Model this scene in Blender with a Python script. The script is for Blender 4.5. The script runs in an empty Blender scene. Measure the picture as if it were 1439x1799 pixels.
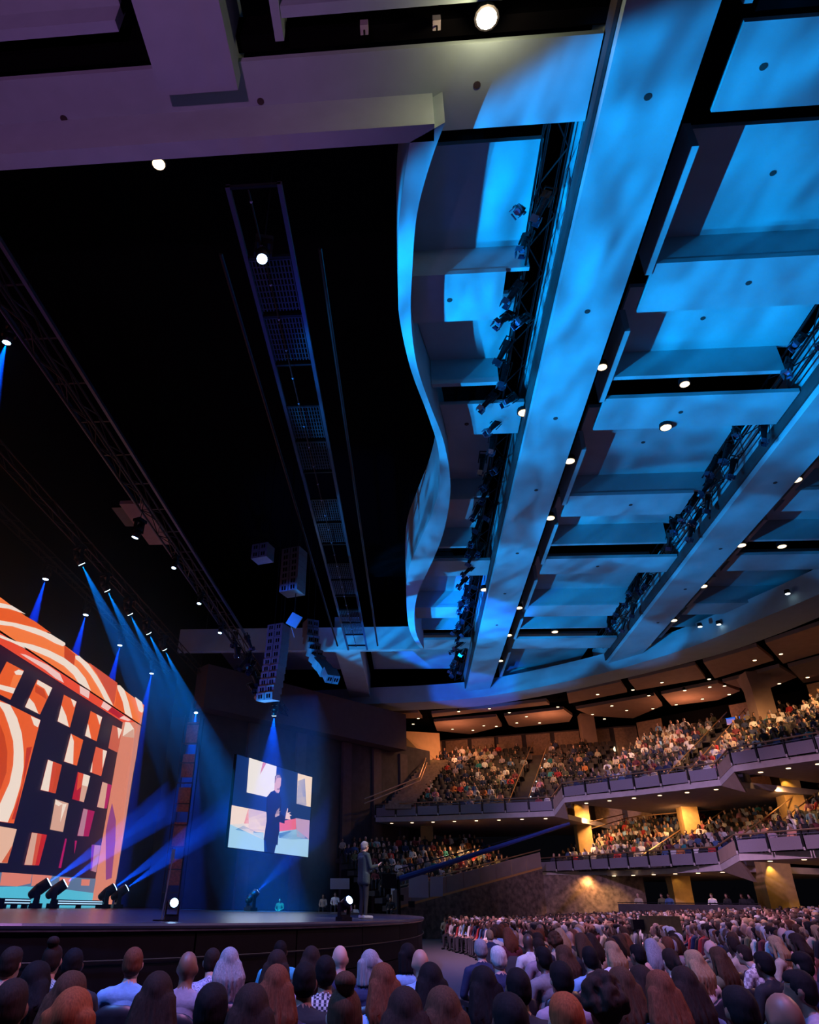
import bpy, bmesh, math, random
import numpy as np
from mathutils import Vector, Matrix
random.seed(7); np.random.seed(7)
SC = bpy.context.scene
COL = SC.collection
PI = math.pi

# ------------------------------------------------------------------ camera
F, PX, PY = 1221.0, 615.0, 899.5
YAW, PIT, ROL = [math.radians(a) for a in (-5.265, 29.623, 1.128)]
EYE = np.array([0.0, 0.0, 1.64])
_fw = np.array([math.sin(YAW)*math.cos(PIT), math.cos(YAW)*math.cos(PIT), math.sin(PIT)])
_r = np.array([math.cos(YAW), -math.sin(YAW), 0.0]); _u = np.cross(_r, _fw)
_RR = _r*math.cos(ROL)+_u*math.sin(ROL); _UU = _u*math.cos(ROL)-_r*math.sin(ROL)
cam = bpy.data.cameras.new('camera'); co = bpy.data.objects.new('camera', cam); COL.objects.link(co)
cam.sensor_fit = 'HORIZONTAL'; cam.sensor_width = 36; cam.lens = F/1439*36
cam.shift_x = (719.5-PX)/1439; cam.clip_end = 500; cam.clip_start = 0.05
co.matrix_world = Matrix(((_RR[0], _UU[0], -_fw[0], 0), (_RR[1], _UU[1], -_fw[1], 0), (_RR[2], _UU[2], -_fw[2], 1.64), (0, 0, 0, 1)))
SC.camera = co

def P(x, y, X=None, Y=None, Z=None):
    """survey point: where the sight line of a photo pixel meets a known plane of the hall"""
    d = _fw+_RR*(x-PX)/F-_UU*(y-PY)/F
    if X is not None: t = (X-EYE[0])/d[0]
    elif Y is not None: t = (Y-EYE[1])/d[1]
    else: t = (Z-EYE[2])/d[2]
    return Vector(EYE+d*t)

# ------------------------------------------------------------------ world, exposure, render quality
w = bpy.data.worlds.new('world'); SC.world = w; w.use_nodes = True
w.node_tree.nodes['Background'].inputs[0].default_value = (0.30, 0.30, 0.5, 1)
w.node_tree.nodes['Background'].inputs[1].default_value = 0.004
SC.view_settings.view_transform = 'Standard'; SC.view_settings.look = 'None'
SC.view_settings.exposure = 0.0; SC.view_settings.gamma = 1.0; SC.view_settings.use_curve_mapping = False
cy = SC.cycles
cy.max_bounces = 4; cy.diffuse_bounces = 2; cy.glossy_bounces = 2; cy.transmission_bounces = 2; cy.volume_bounces = 0
cy.transparent_max_bounces = 6; cy.caustics_reflective = False; cy.caustics_refractive = False
cy.sample_clamp_indirect = 3.0

def spot(name, loc, target, power, color, angle, blend=0.3, radius=0.08, gobo=None):
    l = bpy.data.lights.new(name, 'SPOT'); l.energy = power; l.color = color
    l.spot_size = math.radians(angle); l.spot_blend = blend; l.shadow_soft_size = radius
    o = bpy.data.objects.new(name, l); COL.objects.link(o); o.location = loc
    o.rotation_euler = (Vector(target)-Vector(loc)).to_track_quat('-Z', 'Y').to_euler()
    if gobo:
        l.use_nodes = True; nt = l.node_tree; em = nt.nodes['Emission']
        tc = nt.nodes.new('ShaderNodeTexCoord'); mp = nt.nodes.new('ShaderNodeMapping'); mp.inputs['Scale'].default_value = gobo
        mp.inputs['Rotation'].default_value = (0.3, 0.2, random.random()*2)
        nz = nt.nodes.new('ShaderNodeTexNoise'); nz.inputs['Scale'].default_value = 1.0; nz.inputs['Detail'].default_value = 1.5; nz.inputs['Distortion'].default_value = 0.6
        rp = nt.nodes.new('ShaderNodeMapRange'); rp.inputs[1].default_value = 0.3; rp.inputs[2].default_value = 0.72; rp.inputs[3].default_value = 0.25; rp.inputs[4].default_value = 1.6
        L = nt.links; L.new(tc.outputs['Normal'], mp.inputs['Vector']); L.new(mp.outputs[0], nz.inputs['Vector']); L.new(nz.outputs['Fac'], rp.inputs[0]); L.new(rp.outputs[0], em.inputs['Strength'])
    return o
def area(name, loc, target, power, color, sx, sy):
    l = bpy.data.lights.new(name, 'AREA'); l.shape = 'RECTANGLE'; l.size = sx; l.size_y = sy; l.energy = power; l.color = color
    o = bpy.data.objects.new(name, l); COL.objects.link(o); o.location = loc
    o.rotation_euler = (Vector(target)-Vector(loc)).to_track_quat('-Z', 'Y').to_euler(); return o

BLUE = (0.0, 0.36, 1.0); DEEP = (0.0, 0.13, 1.0); WARM = (1.0, 0.50, 0.20); PURP = (1.0, 0.30, 0.85)
# blue ceiling wash thrown up from the floor fixtures along the stage back
WASH = ((11.0, 10, 22.0, 37, 29000), (17.0, 0, 19.0, 40, 19000), (25.0, 4, 19.0, 40, 12000), (31.0, 24, 18.3, 37, 17500), (34.5, 44, 18.6, 34, 22000), (19.0, -4, 27.0, 19, 22000), (24.0, 16, 27.0, 18, 22000), (29.0, 35, 27.5, 17, 24000))
for (ly, az, hd0, ca, pw) in WASH:
    a_ = math.radians(az)
    spot('ceiling_wash_light', (-11.4, ly, 3.4), (-11.4+hd0*math.cos(a_), ly+hd0*math.sin(a_), 18.5), pw*1.14, BLUE, ca, 0.22, 0.10, gobo=(9, 42, 18))
# magenta wash on the ceiling in front of the stage
spot('purple_wash_light', (-5.0, -6.0, 3.0), (-7.0, 7.0, 17.5), 3000, PURP, 50, 0.8, 0.3)
spot('purple_wash_light', (-9, 40, 2.4), (-3, 54, 16.5), 500, PURP, 60, 0.8, 0.3)
# added spots without fixtures, brightening the crowd from above the house
spot('crowd_blue_fill', (-7, 1.0, 16.5), (-1, 8, 1), 14000, (0.10, 0.28, 1.0), 80, 0.8, 0.5)
spot('crowd_purple_fill', (3.7, 30, 17.25), (12, 32, 0), 20000, (0.85, 0.45, 0.80), 100, 0.8, 0.4)
spot('crowd_purple_fill', (3.7, 1.5, 17.25), (3, 9, 0), 8500, (0.80, 0.30, 0.80), 80, 0.8, 0.4)
spot('crowd_warm_fill', (24, 22, 16), (12, 14, 1), 6000, (1.0, 0.45, 0.32), 90, 0.8, 0.4)
# house lamps over the far balconies
for (lx, ly, lz, tx, ty, tz, pw, a) in (
        (8, 58, 15.9, 6, 62, 10, 1700, 120), (14, 54, 15.9, 16, 57, 10, 1700, 120), (20, 47, 15.9, 21, 50, 10, 2200, 120), (25, 42, 15.9, 27, 46, 10, 2200, 120),
        (13, 58, 7.9, 14, 62, 4, 800, 140), (18, 53, 7.9, 19, 56, 4, 900, 140), (22, 47, 8.3, 24, 50, 4, 1000, 140), (4, 58, 7.2, 4, 58, 3, 700, 140),
        (18, 50, 3.7, 19, 52, 0, 420, 140), (24, 44, 3.9, 25, 45, 0, 450, 140), (12, 56, 3.7, 12, 58, 0, 300, 130)):
    spot('house_lamp', (lx, ly, lz), (tx, ty, tz), pw, WARM, a, 0.6, 0.25)
spot('front_purple_fill', (0.5, 27, 16.4), (14, 50, 6), 15000, (0.66, 0.42, 0.9), 42, 0.7, 0.4)  # added purple spot without a fixture, tints the balcony fronts
for p_ in ((4, 66.5, 14.6), (12, 63, 14.8), (22, 58, 14.9), (29, 52, 15.0)):
    l_ = bpy.data.lights.new('sconce_light', 'POINT'); l_.energy = 230; l_.color = (1, .36, .18); l_.shadow_soft_size = .2; o_ = bpy.data.objects.new('sconce_light', l_); COL.objects.link(o_); o_.location = p_
spot('array_fill', (-9.0, 24, 2.2), (-5.8, 33, 14), 5200, (0.02, 0.12, 1.0), 38, 0.6, 0.2)  # unseen spot put in to turn the loudspeaker arrays blue
spot('catwalk_fill', (-3.0, 20, 9.0), (-3.0, 14, 15.5), 260, (0.0, 0.08, 1.0), 75, 0.8, 0.2)  # unseen spot added for the blue glow around the catwalk lamp
spot('stage_fill', (-5.5, 26, 15.3), (-6.0, 25, 1.4), 7000, (0.02, 0.14, 1.0), 80, 0.8, 0.2)  # added overhead spot with no fixture, gives the deck its blue
# key spot added without a fixture to brighten the speaker
spot('key_light', (7.6, 12.5, 17.3), (-1.36, 20.9, 2.4), 9500, (1.0, 0.86, 0.68), 9, 0.4, 0.1)

# ------------------------------------------------------------------ materials
MATS = {}
def mat(name, base=(.5, .5, .5), rough=.6, metal=0.0, emit=None, es=1.0, var=0.0, scale=8.0, bump=0.0, spec=None):
    if name in MATS: return MATS[name]
    m = bpy.data.materials.new(name); m.use_nodes = True; nt = m.node_tree; b = nt.nodes['Principled BSDF']
    b.inputs['Base Color'].default_value = (*base, 1); b.inputs['Roughness'].default_value = rough; b.inputs['Metallic'].default_value = metal
    if spec is not None: b.inputs['Specular IOR Level'].default_value = spec
    if emit is not None:
        b.inputs['Emission Color'].default_value = (*emit, 1); b.inputs['Emission Strength'].default_value = es
    if var or bump:
        tc = nt.nodes.new('ShaderNodeTexCoord'); nz = nt.nodes.new('ShaderNodeTexNoise'); nz.inputs['Scale'].default_value = scale; nz.inputs['Detail'].default_value = 4
        nt.links.new(tc.outputs['Object'], nz.inputs['Vector'])
        if var:
            rp = nt.nodes.new('ShaderNodeValToRGB'); rp.color_ramp.elements[0].position = .3; rp.color_ramp.elements[1].position = .7
            rp.color_ramp.elements[0].color = (*[c*(1-var) for c in base], 1); rp.color_ramp.elements[1].color = (*[min(1, c*(1+var)) for c in base], 1)
            nt.links.new(nz.outputs['Fac'], rp.inputs[0]); nt.links.new(rp.outputs[0], b.inputs['Base Color'])
        if bump:
            bp = nt.nodes.new('ShaderNodeBump'); bp.inputs['Strength'].default_value = bump; bp.inputs['Distance'].default_value = .02
            nt.links.new(nz.outputs['Fac'], bp.inputs['Height']); nt.links.new(bp.outputs[0], b.inputs['Normal'])
    MATS[name] = m; return m
def lamp_mat(name, col, es):
    m = mat(name, (.02, .02, .02), .5, 0, col, es); m.cycles.emission_sampling = 'NONE'; return m
def led_mat(name, col, es=1.0):
    m = mat(name, (.01, .01, .01), .6, 0, col, es); m.cycles.emission_sampling = 'NONE'; return m
def hair_mat(name, base):
    if name in MATS: return MATS[name]
    m = mat(name, base, .8, spec=.15); nt = m.node_tree; b = nt.nodes['Principled BSDF']
    tc = nt.nodes.new('ShaderNodeTexCoord'); mp = nt.nodes.new('ShaderNodeMapping'); mp.inputs['Scale'].default_value = (60, 60, 5)
    nz = nt.nodes.new('ShaderNodeTexNoise'); nz.inputs['Scale'].default_value = 2.2; nz.inputs['Detail'].default_value = 3
    rp = nt.nodes.new('ShaderNodeValToRGB'); rp.color_ramp.elements[0].position = .3; rp.color_ramp.elements[1].position = .75
    rp.color_ramp.elements[0].color = (*[c*.7 for c in base], 1); rp.color_ramp.elements[1].color = (*[min(1, c*1.3) for c in base], 1)
    bp = nt.nodes.new('ShaderNodeBump'); bp.inputs['Strength'].default_value = .3; bp.inputs['Distance'].default_value = .006
    L = nt.links; L.new(tc.outputs['Object'], mp.inputs[0]); L.new(mp.outputs[0], nz.inputs['Vector']); L.new(nz.outputs['Fac'], rp.inputs[0]); L.new(rp.outputs[0], b.inputs['Base Color'])
    L.new(nz.outputs['Fac'], bp.inputs['Height']); L.new(bp.outputs[0], b.inputs['Normal']); return m

M_CEIL = mat('ceiling_plaster', (.33, .48, .52), .85, var=.05, scale=1.5, bump=.05)
M_BLACK = mat('black_paint', (.004, .004, .005), .9, spec=.0)
M_TRUSS = mat('black_metal', (.010, .010, .013), .45, .6, var=.3, scale=20)
M_STEEL = mat('steel', (.35, .36, .4), .35, .9, var=.1, scale=30)
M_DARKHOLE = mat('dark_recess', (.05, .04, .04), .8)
M_FLOOR = mat('grey_carpet', (.10, .09, .095), .95, var=.2, scale=30, bump=.2)
M_DECK = mat('stage_deck', (.07, .065, .075), .25, var=.35, scale=3, bump=.03)
M_FASCIA = mat('stage_fascia', (.004, .0035, .004), .7, var=.3, scale=4, spec=.15)
M_EDGE = mat('stage_edge', (.10, .10, .12), .35, .5)
M_BROWN = mat('brown_plaster', (.36, .25, .19), .85, var=.08, scale=2)
M_WOOD = mat('brown_wood', (.30, .19, .12), .6, var=.25, scale=5)
M_DKWALL = mat('dark_wall', (.055, .045, .05), .85, var=.2, scale=2)
M_PILASTER = mat('pilaster', (.09, .065, .07), .8, var=.15, scale=3)
M_PANELFAB = mat('perforated_panel', (.22, .19, .23), .6, var=.15, scale=60)
M_SLAB = mat('balcony_concrete', (.50, .43, .42), .8, var=.08, scale=3)
M_BRASS = mat('bronze_rail', (.50, .30, .16), .35, .7)
M_COLUMN = mat('ochre_column', (.46, .30, .11), .75, var=.12, scale=4, bump=.1)
M_GLASSBOOTH = led_mat('booth_screen_blue', (.02, .22, .9), 1.0)
M_SEAT = mat('navy_seat_fabric', (.020, .024, .045), .75, var=.3, scale=40, bump=.1)
M_SEATSHELL = mat('seat_shell', (.02, .02, .026), .4, var=.2, scale=20)

def nth(i):
    ones = ['first', 'second', 'third', 'fourth', 'fifth', 'sixth', 'seventh', 'eighth', 'ninth', 'tenth', 'eleventh', 'twelfth', 'thirteenth', 'fourteenth', 'fifteenth', 'sixteenth', 'seventeenth', 'eighteenth', 'nineteenth']
    if i < 19: return ones[i]
    t = (i+1)//10; o = (i+1) % 10; w_ = ['', '', 'twent', 'thirt', 'fort', 'fift'][t]
    return w_+'ieth' if o == 0 else w_+'y-'+ones[o-1]
# ------------------------------------------------------------------ mesh helpers
class MB:
    def __init__(s): s.v = []; s.f = []; s.m = []
    def add(s, v, f, mi=0):
        o = len(s.v); s.v += [tuple(a) for a in v]; s.f += [tuple(i+o for i in q) for q in f]; s.m += [mi]*len(f); return s
    def box(s, c, d, R=None, mi=0):
        q = [Vector((x*d[0]/2, y*d[1]/2, z*d[2]/2)) for z in (-1, 1) for y in (-1, 1) for x in (-1, 1)]
        if R is not None: q = [R @ a for a in q]
        q = [a+Vector(c) for a in q]
        return s.add(q, [(0, 2, 3, 1), (4, 5, 7, 6), (0, 1, 5, 4), (2, 6, 7, 3), (0, 4, 6, 2), (1, 3, 7, 5)], mi)
    def span(s, a, b, mi=0):
        return s.box([(a[i]+b[i])/2 for i in range(3)], [abs(b[i]-a[i]) for i in range(3)], None, mi)
    def prism(s, poly, z0, z1, mi=0):
        n = len(poly)
        if sum(poly[i][0]*poly[(i+1) % n][1]-poly[(i+1) % n][0]*poly[i][1] for i in range(n)) < 0: poly = poly[::-1]
        v = [(p[0], p[1], z0) for p in poly]+[(p[0], p[1], z1) for p in poly]
        return s.add(v, [tuple(range(n-1, -1, -1)), tuple(range(n, 2*n))]+[(i, (i+1) % n, n+(i+1) % n, n+i) for i in range(n)], mi)
    def sheet(s, pts, off, mi=0):
        """flat polygon given thickness along the vector off"""
        n = len(pts); off = Vector(off); v = [Vector(p) for p in pts]+[Vector(p)+off for p in pts]
        return s.add(v, [tuple(range(n)), tuple(range(2*n-1, n-1, -1))]+[(i, n+i, n+(i+1) % n, (i+1) % n) for i in range(n)], mi)
    def cyl(s, a, b, r0, r1=None, n=8, mi=0, caps=True):
        r1 = r0 if r1 is None else r1; a = Vector(a); b = Vector(b); d = (b-a)
        if d.length < 1e-6: return s
        d.normalize(); t = Vector((0, 0, 1)) if abs(d.z) < .9 else Vector((1, 0, 0)); x = d.cross(t).normalized(); y = d.cross(x)
        v = []
        for c, r in ((a, r0), (b, r1)):
            for i in range(n): an = 2*PI*i/n; v.append(c+x*(r*math.cos(an))+y*(r*math.sin(an)))
        f = [(i, (i+1) % n, n+(i+1) % n, n+i) for i in range(n)]
        if caps: f += [tuple(range(n-1, -1, -1)), tuple(range(n, 2*n))]
        return s.add(v, f, mi)
    def tube(s, pts, r, n=6, mi=0):
        for a, b in zip(pts[:-1], pts[1:]): s.cyl(a, b, r, r, n, mi)
        return s
    def sph(s, c, r, nu=12, nv=8, mi=0, R=None):
        if not hasattr(r, '__len__'): r = (r, r, r)
        v = []; f = []
        for j in range(nv+1):
            th = PI*j/nv
            for i in range(nu):
                ph = 2*PI*i/nu; p = Vector((r[0]*math.sin(th)*math.cos(ph), r[1]*math.sin(th)*math.sin(ph), r[2]*math.cos(th)))
                if R is not None: p = R @ p
                v.append(p+Vector(c))
        for j in range(nv):
            for i in range(nu): f.append((j*nu+i, (j+1)*nu+i, (j+1)*nu+(i+1) % nu, j*nu+(i+1) % nu))
        return s.add(v, f, mi)
    def cap(s, a, b, r0, r1, n=14):
        """closed capsule (for remeshing)"""
        a = Vector(a); b = Vector(b); s.cyl(a, b, r0, r1, n); s.sph(a, r0, n, 8); s.sph(b, r1, n, 8); return s
    def mesh(s, name, mats, smooth=False):
        me = bpy.data.meshes.new(name); me.from_pydata(s.v, [], s.f)
        for m in (mats if isinstance(mats, (list, tuple)) else [mats]): me.materials.append(m)
        if max(s.m, default=0): me.polygons.foreach_set('material_index', s.m)
        if smooth: me.polygons.foreach_set('use_smooth', [True]*len(s.f))
        me.update(); return me
    def build(s, name, mats, parent=None, smooth=False, loc=None):
        return link(name, s.mesh(name, mats, smooth), parent, loc)
def link(name, me, parent=None, loc=None):
    o = bpy.data.objects.new(name, me); COL.objects.link(o)
    if parent is not None: o.parent = parent
    if loc is not None: o.location = loc
    return o
def tag(o, label, cat=None, group=None, kind=None):
    o['label'] = label
    if cat: o['category'] = cat
    if group: o['group'] = group
    if kind: o['kind'] = kind
    return o
def empty(name, label, cat=None, group=None, kind=None, loc=(0, 0, 0), rz=0):
    o = bpy.data.objects.new(name, None); COL.objects.link(o); o.location = loc; o.rotation_euler = (0, 0, rz); o.empty_display_size = .1
    return tag(o, label, cat, group, kind)
def copy_tree(o, parent=None):
    c = o.copy(); COL.objects.link(c); c.parent = parent
    for ch in [k for k in o.children]: copy_tree(ch, c)
    return c

# ------------------------------------------------------------------ floor and stage
def floor_z(x): return max(0.0, .05*(x-5.0))
mb = MB(); xs = [-30, 5, 12, 20, 30, 40, 60]; ys = [-8, 20, 50, 95]
mb.add([(x, y, floor_z(x)) for y in ys for x in xs], [(j*7+i, j*7+i+1, (j+1)*7+i+1, (j+1)*7+i) for j in range(3) for i in range(6)])
tag(mb.build('floor', M_FLOOR), 'dark grey carpeted auditorium floor rising gently towards the back', kind='structure')

ZS = 1.38
SCX, SCY, SA, SB = -8.0, 28.6, 8.25, 19.4       # stage front follows a long oval
def oval(d, t): return (SCX+(SA+d)*math.cos(t), SCY+(SB+d)*math.sin(t))
ts = [-PI/2-.0+PI*i/64 for i in range(65)]
front = [oval(0, t) for t in ts]
poly = [(-26, SCY-SB)]+front+[(-26, SCY+SB)]
stage = empty('stage', 'low dark stage with curved black front and glossy deck', 'stage', kind='structure')
MB().prism(poly, ZS-.10, ZS).build('deck', M_DECK, stage)
mb = MB()
for a, b in zip(front[:-1], front[1:]):
    mb.cyl((a[0], a[1], ZS-.03), (b[0], b[1], ZS-.03), .035, None, 6)
mb.build('edge_nosing', M_EDGE, stage)
for i in range(0, 64, 4):                      # curved fascia panels with joints
    seg = [oval(-.06, ts[i]+(ts[i+4]-ts[i])*(k/6*.985+.0075)) for k in range(7)]
    for z0, z1, dd in ((0.02, .52, .0), (.54, .92, .0), (.94, ZS-.11, .02)):
        q = [(x, y) for x, y in seg]; inner = [((x-SCX)*.985+SCX, (y-SCY)*.994+SCY) for x, y in seg][::-1]
        MB().prism(q+inner, z0, z1).build('fascia_panel', M_FASCIA, stage)
core = [oval(-.22, t) for t in ts]; MB().prism([(-26, SCY-SB+.22)]+core+[(-26, SCY+SB-.22)], 0.0, ZS-.10).build('core', M_BLACK, stage)
mb = MB(); led = [oval(.0, t) for t in ts]
for a, b in zip(led[:-1], led[1:]): mb.cyl((a[0], a[1], .93), (b[0], b[1], .93), .012, None, 5)
mb.build('fascia_rail', mat('dull_bronze', (.05, .045, .03), .5, .3), stage)

# ------------------------------------------------------------------ ceiling
zS, zB, zL, zH = 16.83, 17.43, 18.03, 19.15
ceil = empty('ceiling', 'auditorium ceiling of long beams and stepped panels', 'ceiling', kind='structure')
MB().span((-40, -6, 24), (60, 95, 24.3)).build('roof_deck', M_BLACK, ceil)
PER = 9.76
for b in (0, 1, 2):
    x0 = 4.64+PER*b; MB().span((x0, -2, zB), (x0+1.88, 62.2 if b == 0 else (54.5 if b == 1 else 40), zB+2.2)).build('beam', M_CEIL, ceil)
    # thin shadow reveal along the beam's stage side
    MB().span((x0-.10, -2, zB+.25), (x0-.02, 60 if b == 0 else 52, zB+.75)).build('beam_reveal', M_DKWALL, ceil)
for (y0, y1) in ((-2, 8.56), (46.6, 61.0)):
    MB().span((-5.24, y0, zB), (-3.48, y1, zB+2.2)).build('beam', M_CEIL, ceil)
SR = [(782, 215), (755, 290), (732, 380), (724, 480), (722, 560), (732, 640), (755, 710), (778, 770), (790, 830), (790, 880), (778, 940), (758, 990), (735, 1040), (728, 1080), (732, 1115), (745, 1140)]
SL = [(720, 250), (707, 340), (700, 420), (700, 500), (702, 560), (722, 650), (752, 730), (770, 790), (772, 850), (760, 900), (738, 950), (718, 1000), (714, 1050), (718, 1100), (728, 1125), (738, 1138)]
def smooth_curve(px, n=4):
    p = [P(x, y, Z=zS) for x, y in px]; out = []
    for i in range(len(p)-1):
        a, b, c, d = p[max(i-1, 0)], p[i], p[i+1], p[min(i+2, len(p)-1)]
        for k in range(n):
            t = k/n; out.append(.5*((2*b)+(c-a)*t+(2*a-5*b+4*c-d)*t*t+(3*b-a-3*c+d)*t**3))
    return out+[p[-1]]
sr, sl = smooth_curve(SR), smooth_curve(SL)
n = len(sr)
mb = MB(); v = []
for i in range(n):
    v += [(sl[i].x, sl[i].y, zS), (sr[i].x, sr[i].y, zS), (sr[i].x, sr[i].y, zH+.6), (sl[i].x, sl[i].y, zH+.6)]
f = []
for i in range(n-1):
    a, b = 4*i, 4*i+4; f += [(a, a+1, b+1, b), (a+1, a+2, b+2, b+1), (a+2, a+3, b+3, b+2), (a+3, a, b, b+3)]
f += [(0, 3, 2, 1), (4*n-4, 4*n-3, 4*n-2, 4*n-1)]
mb.add(v, f); mb.build('wavy_soffit', M_CEIL, ceil)
def sx(y):                                       # stage-opening edge at depth y
    if y <= sr[0].y: return sr[0].x
    for a, b in zip(sr[:-1], sr[1:]):
        if a.y <= y <= b.y and b.y > a.y: return a.x+(b.x-a.x)*(y-a.y)/(b.y-a.y)
    return sr[-1].x
# straight soffit strips either side of the stage opening
MB().span((-16, 9.28, zS), (sl[0].x+.55, 9.68, zL+.4)).build('soffit_strip', M_CEIL, ceil)
ye = sr[-1].y
MB().span((-16, ye+.0, zS), (sr[-1].x, ye+.45, zL+.4)).build('soffit_strip', M_CEIL, ceil)

LOWS = [(8.28, 10.2), (14.63, 16.55), (20.82, 22.76), (27.78, 29.7), (34.35, 36.3), (41.0, 42.85), (47.05, 49.2)]
HIGH = [(11.3, 14.63, 0), (16.55, 19.6, 1), (22.76, 27.78, 0), (29.7, 32.6, 1), (36.3, 41.0, 0), (42.85, 44.9, 1), (49.2, 57.5, 0)]
def panel(name, xa, xb, y0, y1, z, th=.16, clip=False, m=None):
    if clip:
        yy = [y0+(y1-y0)*i/6 for i in range(7)]; left = [(sx(y)+.02, y) for y in yy]
        if xb-max(l[0] for l in left) < .15: return
        pol = left[::-1]+[(xb, y0), (xb, y1)]; pol = [(xb, y0), (xb, y1)]+left[::-1]
        MB().prism(pol, z, z+th).build(name, m or M_CEIL, ceil)
    else: MB().span((xa, y0, z), (xb, y1, z+th)).build(name, m or M_CEIL, ceil)
for b in (-1, 0, 1, 2):
    o = PER*b; cl = b == -1
    for i, (y0, y1) in enumerate(LOWS):
        full = i % 2 == 0
        if b >= 1 and y1 > 48: continue
        far_stage = cl and i == 6
        if cl and i == 0: panel('ceiling_panel', -16, 4.5, y0, y1, zL); continue
        if far_stage: panel('ceiling_panel', -3.0, 4.3, y0, y1, zL); panel('ceiling_panel', -15, -5.6, y0, y1, zL); continue
        panel('ceiling_panel', 7.4+o, (14.25 if full else 12.9)+o, y0, y1, zL, clip=cl and y0 < ye)
    for i, (y0, y1, lip) in enumerate(HIGH):
        if b >= 1 and y0 > 48: continue
        c2 = cl and y0 < ye-2
        if cl and not c2:
            panel('ceiling_panel', -3.0, 3.8, max(y0, ye+.6), y1, zH)
            if i == 6: panel('ceiling_panel', -15, -5.6, y0, y1, zH)
            continue
        panel('ceiling_panel', 7.4+o, 13.6+o, y0, y1+.1, zH, clip=c2)
        # vertical step faces on the side facing the house left
        if lip: panel('step_face', 7.4+o, 13.2+o, y1, y1+.18, zL, th=zH-zL+.16, clip=c2)
        else: panel('step_face', 7.4+o, 13.6+o, y1+.02, y1+.16, zL+.16, th=zH-zL, clip=c2)
        if not cl or True:
            fx = 7.2+o
            fy0, fy1 = {0: (11.0, 15.0), 1: (17.3, 20.95), 2: (24.0, 28.5), 3: (30.4, 34.9), 4: (37.0, 41.5), 5: (43.2, 47.0), 6: (50, 56)}[i]
            if not cl: MB().span((fx, fy0, zL-.05), (fx+.19, fy1, zL+.9)).build('hanging_fin', M_CEIL, ceil)
# panels over the house side in front of the first slot
for b in (-2, -1, 0, 1):
    o = PER*b
    MB().span((7.4+o, 1.0, zH-.5), (13.6+o, 7.45, zH-.34)).build('ceiling_panel', M_CEIL, ceil)
    MB().span((7.4+o, 7.25, zL), (13.6+o, 7.48, zH-.34)).build('step_face', M_CEIL, ceil)
    MB().span((7.2+o, 2.0, zL-.05), (7.39+o, 7.9, zL+.9)).build('hanging_fin', M_CEIL, ceil)
MB().span((-17, 7.9, zL+.3), (24, 8.25, zH)).build('slot_wall', M_BLACK, ceil)
# little round recesses in panels and beams
for (x, y, z) in ((1138, 170, zB), (1032, 547, zB), (976, 735, zB), (942, 861, zB), (909, 972, zB), (887, 1043, zB), (873, 1098, zB), (1341, 117, zL), (1358, 304, zH), (1315, 497, zL), (1235, 559, zH), (1196, 724, zL), (1130, 777, zH), (1108, 887, zL), (1050, 995, zL),
                  (790, 527, zL), (820, 745, zL), (838, 149, zL), (458, 178, zL), (112, 208, zL), (1362, 848, zB), (1266, 964, zB), (1204, 1035, zB), (1156, 1094, zB)):
    p = P(x, y, Z=z); MB().cyl(p+Vector((0, 0, -.015)), p+Vector((0, 0, .01)), .085, None, 10).build('recess_ring', M_DARKHOLE, ceil)
# rim of the main ceiling, a broad curved band
RO = [(430, 1262), (520, 1256), (640, 1250), (740, 1246), (838, 1240), (940, 1224), (1008, 1211), (1100, 1190), (1200, 1165), (1280, 1143), (1360, 1115), (1439, 1083), (1500, 1055)]
RI = [(430, 1248), (520, 1243), (640, 1237), (740, 1233), (825, 1227), (900, 1216), (968, 1203), (1054, 1184), (1130, 1163), (1213, 1137), (1310, 1098), (1439, 1044), (1500, 1012)]
ro, ri = smooth_curve(RO), smooth_curve(RI)
n = len(ro); mb = MB(); v = []; f = []
for i in range(n):
    for p, z in ((ri[i], zS), (ro[i], zS-.05), (ro[i], zS+1.4), (ri[i], zS+1.4)): v.append((p.x, p.y, z))
for i in range(n-1):
    a, b = 4*i, 4*i+4; f += [(a, b, b+1, a+1), (a+1, b+1, b+2, a+2), (a+2, b+2, b+3, a+3), (a+3, b+3, b, a)]
mb.add(v, f).build('rim_band', M_CEIL, ceil)
# ceiling over the balconies: brown panels with dark joints
zU = 16.7
UP = [
    [(600, 1256), (735, 1252), (742, 1262), (640, 1262)],
    [(758, 1254), (960, 1232), (966, 1238), (820, 1254), (760, 1260)], [(762, 1268), (872, 1259), (882, 1276), (826, 1290), (768, 1284)],
    [(886, 1258), (990, 1246), (1006, 1258), (1000, 1268), (906, 1278), (894, 1274)], [(996, 1218), (1090, 1198), (1102, 1216), (1000, 1236)], [(1104, 1195), (1222, 1168), (1240, 1192), (1118, 1213)],
    [(1012, 1246), (1150, 1222), (1164, 1240), (1112, 1262), (1040, 1258)], [(1162, 1220), (1262, 1200), (1300, 1214), (1262, 1230), (1180, 1240)], [(1236, 1164), (1330, 1136), (1360, 1160), (1256, 1192)],
    [(1270, 1199), (1370, 1172), (1400, 1190), (1345, 1212), (1312, 1212)], [(1345, 1130), (1500, 1078), (1500, 1130), (1376, 1166)], [(1385, 1172), (1500, 1142), (1500, 1185), (1412, 1200)]]
for pl in UP:
    q = [P(x, y, Z=zU) for x, y in pl]; MB().prism([(a.x, a.y) for a in q], zU, zU+.25).build('balcony_ceiling_panel', M_BROWN, ceil)
q = [P(x, y, Z=zU+.7) for x, y in ((430, 1262), (740, 1244), (1008, 1208), (1280, 1140), (1560, 1030))]
MB().prism([(a.x, a.y) for a in q]+[(70, 60), (45, 95), (-20, 95)], zU+.6, zU+.75).build('plenum', M_BLACK, ceil)

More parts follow.
